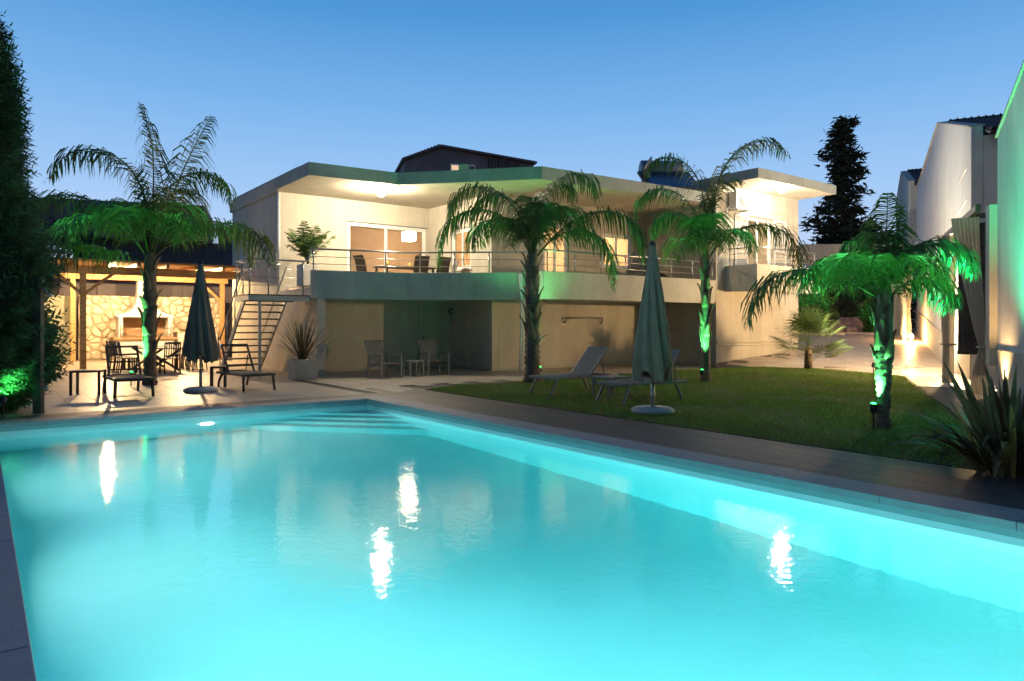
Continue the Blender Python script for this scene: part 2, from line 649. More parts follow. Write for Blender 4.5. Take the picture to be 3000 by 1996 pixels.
def deck():
    root = thing('plank_deck', None, None, HP(0, 0, 0), R0)
    root['kind'] = 'structure'
    W, L = .146, 2.2
    me = MB().box(-W / 2 + .003, W / 2 - .003, -L / 2 + .002, L / 2 - .002, -.03, 0).mesh('plank', M['plank'])
    n = 0
    # along the right side of the pool
    a = PA1 + CW + W / 2
    r = 0
    while a < .36:
        b = PB1 + .42 + random.uniform(0, L)
        while b > -21.5:
            inst('plank', me, root, (a, b - L / 2, random.uniform(-.001, .001)))
            b -= L
        a += W
    # along the far side, planks run parallel to the far coping
    for k in range(4):
        b = PB1 + CW + W / 2 + k * W
        a = .34 - random.uniform(0, .4)
        while a > -10.2:
            inst('plank', me, root, (a - L / 2, b, .0012 + random.uniform(-.0005, .0005)), (0, 0, pi / 2))
            a -= L
    # joists' dark underside
    mb = MB().box(PA1 + CW - .05, .36, -21.5, PB1 + CW - .05, -.034, -.03)
    mb.box(-10.3, .36, PB1 + CW - .05, PB1 + CW + .6, -.0345, -.0305)
    mb.build('joist_bed', M['black'], root)


deck()

# ------------------------------------------------------------------ lawn
LAWN = [(.36, -8.75), (1.4, -8.35), (10.7, -8.15), (12.6, -8.35), (13.7, -9.2), (13.9, -10.6), (13.45, -13.4), (3.4, -18.7), (1.2, -19.8), (.36, -20.2)]


def lawn_h(a, b):
    """a low mound towards the far right of the lawn"""
    return .02 + .10 * math.exp(-((a - 10.5) ** 2 / 14 + (b + 10.3) ** 2 / 4))


def lawn():
    mb = MB()
    # gridded sheet with the mound
    poly = LAWN
    step = .35
    idx = {}
    na = int(14.2 / step)
    for i in range(na + 1):
        for j in range(int(13 / step) + 1):
            a = .36 + i * step
            b = -20.3 + j * step
            idx[(i, j)] = len(mb.v)
            mb.v.append((a, b, lawn_h(a, b) - .022))
    # clip: keep cells whose centre is inside, plus a flat outline skirt
    for i in range(na):
        for j in range(int(13 / step)):
            a = .36 + (i + .5) * step
            b = -20.3 + (j + .5) * step
            if inside(poly, a, b):
                mb.f.append((idx[(i, j)], idx[(i + 1, j)], idx[(i + 1, j + 1)], idx[(i, j + 1)]))
    o = mb.build('lawn', M['lawn'], smooth=True)
    o.location = HP(0, 0, 0)
    o.rotation_euler = (0, 0, R0)
    tag(o, kind='structure')
    o2 = MB().prism(LAWN, -.034, -.004).build('lawn_bed', M['lawn'], o)
    rng = np.random.default_rng(3)
    N = 210000
    A = rng.uniform(.36, 14, N)
    B = rng.uniform(-20.2, -8.1, N)
    x, y = H0.x + A * C0 - B * S0, H0.y + A * S0 + B * C0
    keep = np.zeros(N, bool)
    n = len(poly)
    for i in range(n):
        x1, y1 = poly[i]
        x2, y2 = poly[(i + 1) % n]
        c = ((y1 > B) != (y2 > B)) & (A < (x2 - x1) * (B - y1) / (y2 - y1 + 1e-9) + x1)
        keep ^= c
    keep &= np.abs(x / y) < .78
    A, B = A[keep], B[keep]
    A = np.maximum(A + rng.normal(0, .05, len(A)), .33)
    B = B + rng.normal(0, .05, len(B))
    n = len(A)
    h = rng.uniform(.022, .055, n) * (1 + .35 * np.sin(A * 2.1 + 1.3 * np.sin(B * 1.7)))
    th = rng.uniform(0, 2 * pi, n)
    w = rng.uniform(.004, .008, n)
    lean = rng.normal(0, .02, (n, 2))
    z0 = .02 + .10 * np.exp(-((A - 10.5) ** 2 / 14 + (B + 10.3) ** 2 / 4)) - .024
    V = np.empty((n, 3, 3))
    V[:, 0] = np.stack([A - w * np.cos(th), B - w * np.sin(th), z0], 1)
    V[:, 1] = np.stack([A + w * np.cos(th), B + w * np.sin(th), z0], 1)
    V[:, 2] = np.stack([A + lean[:, 0], B + lean[:, 1], z0 + h], 1)
    g = soup('grass', V.reshape(-1, 3), np.arange(3 * n).reshape(-1, 3), M['grass'])
    g.location = HP(0, 0, 0)
    g.rotation_euler = (0, 0, R0)
    tag(g, 'short mown green lawn grass beside the dark pool deck', 'grass', kind='stuff')


lawn()


# ------------------------------------------------------------------ paving
def tiles(root, me, items, name='tile', limit=290):
    """items: (loc, rot) in root space, sorted by distance; far ones joined"""
    items.sort(key=lambda it: (root.matrix_basis @ Vector(it[0])).length)
    for loc, rot in items[:limit]:
        inst(name, me, root, loc, rot)
    rest = items[limit:]
    if rest:
        mb = MB()
        vs = [v.co.copy() for v in me.vertices]
        fs = [tuple(p.vertices) for p in me.polygons]
        for loc, rot in rest:
            mt = Matrix.Translation(loc) @ Matrix.Rotation(rot[2], 4, 'Z') @ Matrix.Rotation(rot[0], 4, 'X')
            mb.add([mt @ v for v in vs], fs)
        o = mb.build('far_' + name, me.materials[0], root)
        o['kind'] = 'stuff'


def terrace():
    root = thing('terrace_paving', None, None, HP(0, 0, 0), R0)
    root['kind'] = 'structure'
    bpy.context.view_layer.update()
    W, L = .45, .90
    me = MB().box(-W / 2 + .003, W / 2 - .003, -L / 2 + .003, L / 2 - .003, -.03, 0).mesh('tile', M['tile'])
    items = []
    b_edge = PB1 + CW + .585 + .004
    for i in range(-24, 32):
        off = 0 if i % 2 else .45
        for j in range(-1, 26):
            a = i * W + .1
            b = b_edge + off + j * L - L / 2 + (L / 2)
            if b - L / 2 < b_edge - .01:
                continue
            if a > .1 and b > -1.3 and a < 13 or (a > 5.3 and b > -4.1):
                continue
            if a > .12 and b - L / 2 < -8.35:
                continue
            if a > 13.2 or a < -10.6:
                continue
            if -1.16 < a < -.84 and False:
                continue
            p = HP(a, b)
            if not in_view(p.x, p.y):
                continue
            items.append(((a, b, random.uniform(-.0008, .0008)), (0, 0, 0)))
    tiles(root, me, items)
    # cut edge pieces along the deck
    mb = MB()
    for i in range(-24, 1):
        if i % 2 == 1:
            a = i * W + .1
            mb.box(a - W / 2 + .003, a + W / 2 - .003, b_edge, b_edge + .444, -.03, 0)
    mb.build('edge_tile', M['tile'], root)['kind'] = 'stuff'
    MB().box(-10.9, 13.3, b_edge - .02, 12.0, -.0355, -.028).build('grout_bed', M['grout'], root)


terrace()


def garden_path():
    root = thing('garden_path', None, None, (0, 0, 0), 0)
    root['kind'] = 'structure'
    bpy.context.view_layer.update()
    W, L = .62, 1.24
    me = MB().box(-L / 2 + .004, L / 2 - .004, -W / 2 + .004, W / 2 - .004, -.03, 0).mesh('tile', M['path_tile'])
    items = []
    lawn_w = [HP(*p) for p in LAWN]
    lw = [(p.x, p.y) for p in lawn_w]
    mbase = MB()
    for i in range(-12, 30):
        off = (i % 2) * .62
        for j in range(-3, 14):
            t = i * W
            w = -(j + .5) * L + off
            if w > (1.9 if -6.4 < t < -.4 else .1):
                continue
            p = QP(t, w)
            if p.y < 6.5 or not in_view(p.x, p.y, 1.05):
                continue
            # clear of the lawn (centre and the corner towards it)
            pc = QP(t, w - L / 2 + .05)
            if inside(lw, p.x, p.y) and inside(lw, *(p + QN * 1.0).xy) and inside(lw, *(p + QD * .8).xy):
                continue
            r = p - H0
            a, b = r.x * C0 + r.y * S0, -r.x * S0 + r.y * C0
            if (13 < a < 18.6 and b > -7.4) or a < 10.4 or (a < 13 and b > -8.3):
                continue
            z = ramp_z(p.y)
            sl = math.atan(.108) if 0 < z < 1.05 else 0
            items.append((p + Vector((0, 0, z - .006)), p.y))
    # tilt tiles with the ramp: rotate about X in world, then yaw
    its = []
    for loc, y in items:
        z = ramp_z(y)
        its.append((loc, y))
    its.sort(key=lambda q: Vector(q[0]).length)
    far = MB()
    vs = [v.co.copy() for v in me.vertices]
    fs = [tuple(p.vertices) for p in me.polygons]
    yaw = atan2(QN.y, QN.x)
    for k, (loc, y) in enumerate(its):
        z = ramp_z(y)
        sl = math.atan(.108) if 0.03 < z < 1.04 else 0
        mt = Matrix.Translation(loc) @ Matrix.Rotation(sl, 4, 'X') @ Matrix.Rotation(yaw, 4, 'Z')
        if k < 280:
            o = bpy.data.objects.new('tile', me)
            COL.objects.link(o)
            o.parent = root
            o.matrix_local = mt
        else:
            far.add([mt @ v for v in vs], fs)
    if far.v:
        far.build('far_tile', M['path_tile'], root)['kind'] = 'stuff'
    # bedding under the tiles, following the ramp
    mb = MB()
    ys = [5.0, 23.4, 33.12, 60]
    for y0, y1 in zip(ys, ys[1:]):
        x0a, x1a = (4.0 if y0 < 10 else 7.0), 45
        mb.add([(x0a, y0, ramp_z(y0) - .0335), (x1a, y0, ramp_z(y0) - .0335), (x1a, y1, ramp_z(y1) - .0335), (x0a, y1, ramp_z(y1) - .0335)], [(0, 1, 2, 3)])
    mb.build('path_bed', M['grout'], root)


garden_path()

# drain channel across the terrace
dr = thing('drain_channel', 'dark slotted drain channel let into the beige terrace paving by the planter', 'drain', HP(-1.0, 0, 0), R0)
MB().box(-.16, -.14, -8.78, -4.2, -.02, .006).build('channel_rim', M['steel'], dr)
MB().box(.14, .16, -8.78, -4.2, -.02, .006).build('channel_rim', M['steel'], dr)
MB().box(-.139, .139, -8.78, -4.2, -.02, .0025).build('channel_bed', M['black'], dr)
_sl = MB().box(-.138, .138, -.012, .012, .0, .006).mesh('grate_slat', M['drain'])
for k in range(91):
    inst('grate_slat', _sl, dr, (0, -8.75 + k * .05, 0))

# ================================================================== VILLA
FLOOR = 2.65
SOFF = 5.80
RTOP = 6.16


def wall_open(u0, u1, z0, z1, t0, t1, axis, ops):
    """wall along axis 'a' or 'b' from u0 to u1, thickness t0..t1, with openings (ua,ub,za,zb)"""
    mb = MB()

    def bx(ua, ub, za, zb):
        if ub - ua < .005 or zb - za < .005:
            return
        if axis == 'a':
            mb.box(ua, ub, t0, t1, za, zb)
        else:
            mb.box(t0, t1, ua, ub, za, zb)
    c = u0
    for ua, ub, za, zb in sorted(ops):
        bx(c, ua, z0, z1)
        bx(ua, ub, z0, za)
        bx(ua, ub, zb, z1)
        c = ub
    bx(c, u1, z0, z1)
    return mb


def window_unit(parent, axis, ua, ub, za, zb, t, name='window', n=2, d=.07, frame=.07, out=-1, mid=None):
    """framed glazing in an opening; t = outer face of the frame"""
    def bx(mb, u0, u1, z0, z1, e0, e1):
        if axis == 'a':
            mb.box(u0, u1, min(e0, e1), max(e0, e1), z0, z1)
        else:
            mb.box(min(e0, e1), max(e0, e1), u0, u1, z0, z1)
    t2 = t - out * d
    mb = MB()
    bx(mb, ua, ub, zb - frame, zb, t, t2)
    bx(mb, ua, ub, za, za + frame, t, t2)
    bx(mb, ua, ua + frame, za + frame, zb - frame, t, t2)
    bx(mb, ub - frame, ub, za + frame, zb - frame, t, t2)
    w = mb.build(name, M['white_alu'], parent, bevel=.006)
    cuts = [ua + frame] + (mid or [ua + frame + (ub - ua - 2 * frame) * k / n for k in range(1, n)]) + [ub - frame]
    for k in range(len(cuts) - 1):
        off = (.022 if k % 2 else 0.004) * -out
        s = MB()
        x0, x1 = cuts[k], cuts[k + 1]
        fw = .06
        e0, e1 = t + off + (-out) * .004, t + off - out * .044
        bx(s, x0, x1, zb - frame - fw, zb - frame, e0, e1)
        bx(s, x0, x1, za + frame, za + frame + fw, e0, e1)
        bx(s, x0, x0 + fw, za + frame + fw, zb - frame - fw, e0, e1)
        bx(s, x1 - fw, x1, za + frame + fw, zb - frame - fw, e0, e1)
        s.build('sash', M['white_alu'], w, bevel=.004)
        g = MB()
        em = t + off - out * .024
        bx(g, x0 + fw - .005, x1 - fw + .005, za + frame + fw - .005, zb - frame - fw + .005, em, em - out * .006)
        g.build('pane', M['glass'], w)
    return w


villa = thing('villa', 'white two-storey villa with wraparound balcony and thick flat overhanging roof', 'house', HP(0, 0, 0), R0)

# ground floor
MB().box(0, .26, -3.2, 5.3, 0, 2.32).build('side_wall', M['stucco'], villa, bevel=.01)
MB().box(.262, 5.4, -1.74, -1.5, 0, 2.31).build('ground_floor_wall', M['stucco'], villa)
MB().box(5.402, 5.65, -4.3, -1.742, 0, 2.31).build('ground_floor_wall', M['stucco'], villa, bevel=.01)
MB().box(5.652, 12.99, -4.3, -4.05, 0, 2.31).build('ground_floor_wall', M['stucco'], villa)
MB().box(.263, 5.398, -1.76, -1.742, 0, .09).build('skirting', M['plinth'], villa)
MB().box(5.38, 5.4, -4.32, -1.765, 0, .09).build('skirting', M['plinth'], villa)
MB().box(5.402, 12.98, -4.322, -4.302, 0, .09).build('skirting', M['plinth'], villa)
# doors on the ground floor
d1 = MB().box(4.22, 4.95, -1.79, -1.743, .02, 2.08).build('door', M['door'], villa, bevel=.006)
MB().box(4.30, 4.87, -1.798, -1.791, 1.2, 1.95).build('door_panel', M['door'], d1, bevel=.004)
MB().box(4.30, 4.87, -1.798, -1.791, .15, 1.08).build('door_panel', M['door'], d1, bevel=.004)
mb = MB()
mb.tube([(4.30, -1.80, 1.02), (4.30, -1.86, 1.02), (4.42, -1.86, 1.02)], .012, 6)
mb.box(4.28, 4.32, -1.805, -1.799, .94, 1.10)
mb.build('handle', M['black'], d1)
MB().box(4.15, 4.219, -1.80, -1.743, 0, 2.15).build('door_frame', M['door'], villa)
MB().box(4.951, 5.02, -1.80, -1.743, 0, 2.15).build('door_frame', M['door'], villa)
MB().box(4.22, 4.95, -1.80, -1.743, 2.081, 2.15).build('door_frame', M['door'], villa)
d2 = MB().box(7.25, 8.0, -4.34, -4.303, .10, 1.95).build('door', M['stucco'], villa, bevel=.006)
MB().box(7.33, 7.92, -4.348, -4.341, 1.55, 1.88).build('door_panel', M['stucco'], d2, bevel=.004)
MB().box(7.33, 7.92, -4.348, -4.341, .2, 1.45).build('door_panel', M['stucco'], d2, bevel=.004)
# handrail-like bracket on the right ground floor wall
mb = MB()
mb.tube([(8.5, -4.31, 1.52), (8.5, -4.40, 1.62), (8.5, -4.42, 1.72), (10.25, -4.42, 1.72), (10.25, -4.40, 1.62), (10.25, -4.31, 1.52)], .028, 8)
hb = thing('wall_rail', 'slim grey wall rail fixed to the villa wall beneath the balcony', 'rail', HP(0, 0, 0), R0)
mb.build('rail_bar', M['steel'], hb, smooth=True)
for a in (8.5, 10.25):
    MB().lathe([(.045, 0), (.045, .012)], 12, (0, 0, 0)).build('rail_flange', M['steel'], hb).matrix_local = Matrix.Translation((a, -4.304, 1.52)) @ Matrix.Rotation(pi / 2, 4, 'X')

# balcony slab and parapet
BP = [(-.16, -3.14), (2.61, -3.80), (5.34, -6.12), (5.30, -7.0), (12.995, -7.3)]
poly = [(-.10, -3.05), (2.6, -3.70), (5.42, -6.02), (5.40, -6.9), (12.99, -7.2), (12.99, -.02), (-.10, -.02)]
MB().prism(poly, 2.30, 2.56).build('balcony_slab', M['soffit'], villa)
MB().prism([(p[0] * .999 + .01, p[1]) for p in poly[:5]] + [(12.98, -4.02), (5.58, -4.02), (5.58, -.03), (.26, -.03), (.0, -.9)], 2.562, FLOOR).build('balcony_floor', M['tile'], villa)


def strip(pts, w, z0, z1):
    """polyline strip offset inwards (left of travel) by w"""
    mb = MB()
    n = len(pts)
    offs = []
    for i in range(n):
        p = Vector((*pts[i], 0))
        ds = []
        if i > 0:
            ds.append((p - Vector((*pts[i - 1], 0))).normalized())
        if i < n - 1:
            ds.append((Vector((*pts[i + 1], 0)) - p).normalized())
        ns = [Vector((-d.y, d.x, 0)) for d in ds]
        nn = sum(ns, Vector((0, 0, 0))).normalized()
        offs.append(p + nn * (w / max(.45, nn.dot(ns[0]))))
    for i in range(n - 1):
        q = [pts[i], pts[i + 1], (offs[i + 1].x, offs[i + 1].y), (offs[i].x, offs[i].y)]
        mb.prism(q, z0, z1)
    return mb


# parapet panels: each straight run its own part
PZ0, PZ1 = 2.235, 3.06
n = len(BP)
full = strip(BP, .18, PZ0, PZ1)
for i in range(n - 1):
    sub = MB()
    sub.add(full.v[i * 8:(i + 1) * 8], [tuple(k - i * 8 for k in f) for f in full.f[i * 6:(i + 1) * 6]])
    sub.build('parapet', M['parapet'], villa, bevel=.012)

# upper walls
b1 = wall_open(0, 5.6, 2.56, SOFF + .01, 0, .25, 'a', [(2.35, 5.50, 2.56, 5.06)])
b1.build('upper_wall', M['stucco'], villa)
MB().box(2.30, 5.55, -.035, -.002, 5.062, 5.10).build('lintel_trim', M['plinth'], villa)
b2 = wall_open(-4.0, -.003, 2.56, SOFF + .01, 5.6, 5.85, 'b', [(-2.8, -1.5, 3.4, 4.84)])
b2.build('upper_wall', M['stucco'], villa)
b3 = wall_open(5.853, 12.99, 2.56, SOFF + .01, -4.0, -3.75, 'a', [(7.8, 9.0, 2.56, 5.06), (10.66, 12.25, 3.6, 4.9)])
b3.build('upper_wall', M['stucco'], villa)
MB().box(-.0, .25, .253, 5.3, 2.33, 6.30).build('side_wall', M['parapet'], villa, bevel=.01)
MB().box(.252, 12.9, 5.05, 5.3, 0, 6.0).build('back_wall', M['stucco'], villa)
sd = window_unit(villa, 'a', 2.36, 5.49, 2.66, 5.055, .06, 'sliding_door', mid=[3.86])
window_unit(villa, 'b', -2.79, -1.51, 3.41, 4.83, 5.66, 'window')
MB().box(5.55, 5.72, -2.86, -1.44, 3.36, 3.398).build('window_sill', M['stucco_white'], villa)
window_unit(villa, 'a', 7.81, 8.99, 2.66, 5.05, -3.94, 'glass_door', n=2)
window_unit(villa, 'a', 10.67, 12.24, 3.61, 4.89, -3.94, 'window')
MB().box(10.6, 12.31, -4.06, -3.9, 3.56, 3.598).build('window_sill', M['stucco_white'], villa)

# rooms seen through the glazing
def room(a0, a1, b0, b1, z0, z1, openside, mat=M['interior']):
    t = .06
    MB().box(a0, a1, b1, b1 + t, z0, z1).build('room_wall', mat, villa)
    if openside != 'a0':
        MB().box(a0 - t, a0, b0, b1, z0, z1).build('room_wall', mat, villa)
    MB().box(a1, a1 + t, b0, b1, z0, z1).build('room_wall', mat, villa)
    MB().box(a0 - t, a1 + t, b0, b1 + t, z1, z1 + t).build('room_ceiling', M['soffit'], villa)
    MB().box(a0 - t, a1 + t, b0, b1 + t, z0 - .03, z0).build('room_floor', M['floor_in'], villa)


room(1.2, 8.6, .26, 4.4, FLOOR + .005, 5.5, None)
room(5.93, 12.9, -3.74, -.1, FLOOR + .005, 5.5, 'a0')
# low cabinet in the living room
cb = thing('sideboard', 'tall orange-lit cabinet standing inside behind the balcony sliding door', 'cabinet', HP(3.9, 2.75, FLOOR + .01), R0)
MB().box(-.45, .45, -.2, .2, 0, 1.25).build('carcass', M['interior'], cb, bevel=.01)
for x in (-.22, .22):
    MB().box(x - .2, x + .2, -.215, -.201, .08, 1.2).build('cabinet_door', M['interior'], cb, bevel=.006)


def pendant(a, b, z, ztop, label, mat, s=.21):
    r = thing('pendant_lamp', label, 'lamp', HP(a, b, z), R0)
    mb = MB()
    mb.box(-s, s, -s, s, -s * .85, s * .85)
    mb.build('lamp_shade', mat, r, bevel=.02)
    MB().tube([(0, 0, s * .85), (0, 0, ztop - z)], .012, 6).build('cord', M['white_alu'], r)
    MB().lathe([(.05, 0), (.05, .03)], 12, (0, 0, ztop - z - .03)).build('ceiling_rose', M['white_alu'], r)


pendant(5.96, 2.2, 5.02, 5.5, 'glowing square pendant lamp shade in the room behind the sliding door', M['lamp_living'])
pendant(8.3, -2.2, 4.95, 5.5, 'glowing square pendant lamp in the room behind the dim balcony wall', M['lamp_room'])
pendant(11.4, -2.0, 4.95, 5.5, 'glowing square pendant lamp behind the two-pane balcony window', M['lamp_room'])

pendant(15.7, -6.2, 5.3, 5.8, 'small pendant lamp in the room behind the louvred shutters', M['lamp_living'])
# roof
RP = [(-.20, -3.11), (2.53, -3.35), (5.49, -6.72), (12.99, -7.12), (12.99, 5.45), (-.06, 5.45), (-.06, -.15), (-.2, -.15)]
MB().prism(RP, SOFF, RTOP).build('roof_slab', M['stucco'], villa, bevel=.015)
MB().box(.05, 12.9, -1.5, 5.3, RTOP + .002, 6.36).build('roof_upstand', M['fascia'], villa, bevel=.02)
FB_ = strip([(-.2, -.15), (-.20, -3.11), (2.53, -3.35), (5.49, -6.72), (12.99, -7.12)], -.025, SOFF - .012, RTOP + .004)
for i in range(4):
    sub = MB()
    sub.add(FB_.v[i * 8:(i + 1) * 8], [tuple(k - i * 8 for k in f) for f in FB_.f[i * 6:(i + 1) * 6]])
    sub.build('fascia', M['fascia'], villa)
# drip groove under the roof edge and downpipes
MB().tube([(-.05, -.08, 2.7), (-.05, -.08, 5.78)], .05, 10).build('downpipe', M['white_alu'], villa, smooth=True)
for a in (5.14, 5.22):
    MB().tube([(a - .13, -6.24, 3.0), (a, -6.20, 2.25), (a, -6.10, .05)], .03, 8).build('downpipe', M['white_alu'], villa, smooth=True)

# ------------------------------------------------------------------ right wing
wing = thing('villa_wing', 'raised right wing of the villa with its own balcony, air conditioner and roof slab', 'house', HP(0, 0, 0), R0)
WB = -7.3
w1 = wall_open(13.0, 18.3, -.05, 6.455, WB, WB + .25, 'a', [(14.85, 16.55, 3.1, 5.54)])
w1.build('front_wall', M['stucco'], wing)
MB().box(13.0, 13.25, WB + .252, 3, -.05, 6.455).build('side_wall', M['stucco'], wing)
MB().box(18.05, 18.3, WB + .252, 3, -.05, 6.455).build('side_wall', M['stucco'], wing)
MB().box(13.2, 18.25, -8.85, 3.2, 6.456, 6.78).build('roof_slab', M['stucco'], wing, bevel=.015)
MB().box(13.18, 18.27, -8.875, -8.852, 6.45, 6.79).build('fascia', M['fascia'], wing)
MB().box(13.175, 13.198, -8.85, -7.0, 6.45, 6.79).build('fascia', M['fascia'], wing)
MB().box(14.0, 17.2, -8.885, -8.876, 6.46, 6.50).build('drip_trim', M['plinth'], wing)
# recessed frame line over the French door
mb = MB()
mb.box(14.0, 17.6, WB - .02, WB - .002, 5.72, 5.76)
mb.box(17.56, 17.6, WB - .02, WB - .002, 3.6, 5.719)
mb.build('surround_trim', M['plinth'], wing)
# interior of the wing
MB().box(13.6, 17.9, -5.2, -5.14, 3.1, 5.8).build('room_wall', M['interior'], wing)
MB().box(13.6, 17.9, WB + .26, -5.2, 5.8, 5.86).build('room_ceiling', M['soffit'], wing)
MB().box(13.4, 18.0, WB + .26, -5.14, 3.02, 3.08).build('room_floor', M['floor_in'], wing)
window_unit(wing, 'a', 14.86, 16.54, 3.12, 5.53, WB + .12, 'french_door', n=2)
# louvred shutters folded open against the wall
for a0, a1 in ((14.06, 14.84), (16.57, 17.35)):
    s = MB()
    y0, y1 = WB - .055, WB - .02
    s.box(a0, a0 + .06, y0, y1, 3.14, 5.5)
    s.box(a1 - .06, a1, y0, y1, 3.14, 5.5)
    for z in (3.14, 4.28, 5.43):
        s.box(a0 + .06, a1 - .06, y0, y1, z, z + .07)
    so = s.build('shutter', M['white_alu'], wing, bevel=.004)
    lm = MB().bar((a0 + .06, 0, 0), (a1 - .06, 0, 0), .05, .01, (0, .6, .8)).mesh('louvre', M['white_alu'])
    z = 3.25
    while z < 5.42:
        if not 4.24 < z < 4.38:
            inst('louvre', lm, so, (0, WB - .037, z))
        z += .062
# wing balcony
MB().box(13.63, 17.35, -8.48, WB - .002, 2.70, 3.08).build('balcony_slab', M['soffit'], wing)
for x0, x1, y0, y1 in ((13.48, 13.628, -8.63, WB - .003), (17.352, 17.5, -8.63, WB - .003), (13.629, 17.351, -8.63, -8.482)):
    MB().box(x0, x1, y0, y1, 2.66, 3.58).build('parapet', M['parapet'], wing, bevel=.01)
# ledge and pipes on the lower wall
MB().box(13.02, 17.2, WB - .06, WB - .002, .83, .90).build('wall_ledge', M['stucco'], wing, bevel=.008)
MB().tube([(13.1, WB - .05, .74), (17.0, WB - .05, .74)], .022, 8).build('wall_pipe', M['stucco_white'], wing, smooth=True)

# air conditioner
ac = thing('air_conditioner', 'boxy beige air conditioner outdoor unit with round fan grille high on wall', 'air conditioner', HP(14.05, WB - .02, 5.62), R0)
MB().box(-.4, .4, -.36, -.04, 0, .62).build('casing', M['ac'], ac, bevel=.02)
fan = MB().lathe([(.02, 0), (.25, 0), (.25, .012), (.02, .012)], 28).build('fan_recess', M['black'], ac)
fan.matrix_local = Matrix.Translation((.08, -.361, .31)) @ Matrix.Rotation(pi / 2, 4, 'X')
for r_ in (.06, .105, .15, .195, .24):
    g = MB().tube([(r_ * cos(2 * pi * k / 24), r_ * sin(2 * pi * k / 24), 0) for k in range(25)], .005, 5, cap=False).build('grille_ring', M['ac'], ac)
    g.matrix_local = Matrix.Translation((.08, -.378, .31)) @ Matrix.Rotation(pi / 2, 4, 'X')
hub = MB().lathe([(.055, 0), (.05, .02)], 14).build('fan_hub', M['ac'], ac)
hub.matrix_local = Matrix.Translation((.08, -.375, .31)) @ Matrix.Rotation(pi / 2, 4, 'X')
for x in (-.3, .3):
    MB().box(x - .02, x + .02, -.38, 0, -.05, -.002).build('bracket', M['stair_metal'], ac)
MB().tube([(-.4, -.1, .1), (-.5, -.06, .02), (-.55, -.04, -.4)], .02, 6).build('refrigerant_pipe', M['white_alu'], ac, smooth=True)


# ------------------------------------------------------------------ railings
def railing(name, label, pts, z0, top, posts, rails, loc=HP(0, 0, 0), rz=R0, inset=0):
    r = thing(name, label, 'railing', loc, rz)
    MB().tube([(p[0], p[1], z0 + top) for p in pts], .027, 10).build('handrail', M['steel'], r, smooth=True)
    for h in rails:
        MB().tube([(p[0], p[1], z0 + h) for p in pts], .010, 6).build('rail', M['steel'], r, smooth=True)
    tot = [0]
    for p, q in zip(pts, pts[1:]):
        tot.append(tot[-1] + sqrt((p[0] - q[0]) ** 2 + (p[1] - q[1]) ** 2))
    me = MB().tube([(0, 0, -.02), (0, 0, top - .02)], .021, 8).mesh('post', M['steel'], True)
    for k in range(posts):
        s_ = .08 + (tot[-1] - .16) * k / (posts - 1)
        for i in range(len(pts) - 1):
            if s_ <= tot[i + 1] + 1e-6:
                u = (s_ - tot[i]) / (tot[i + 1] - tot[i])
                inst('post', me, r, (pts[i][0] + (pts[i + 1][0] - pts[i][0]) * u, pts[i][1] + (pts[i + 1][1] - pts[i][1]) * u, z0))
                break
    return r


def shift_in(pts, w):
    s = strip(pts, w, 0, 1)
    out = []
    for i in range(len(pts) - 1):
        out.append(s.v[i * 8 + 3][:2])
    out.append(s.v[(len(pts) - 2) * 8 + 2][:2])
    return out


RL = shift_in(BP, .09)
railing('balcony_railing', 'long steel balcony railing with thin rails along the main balcony parapet', RL, PZ1, .62, 15, (.19, .40))
railing('balcony_railing', 'short steel railing on the boxy raised balcony of the right wing',
        [(13.56, WB - .1), (13.56, -8.55), (17.42, -8.55), (17.42, WB - .1)], 3.58, .60, 7, (.2, .4))


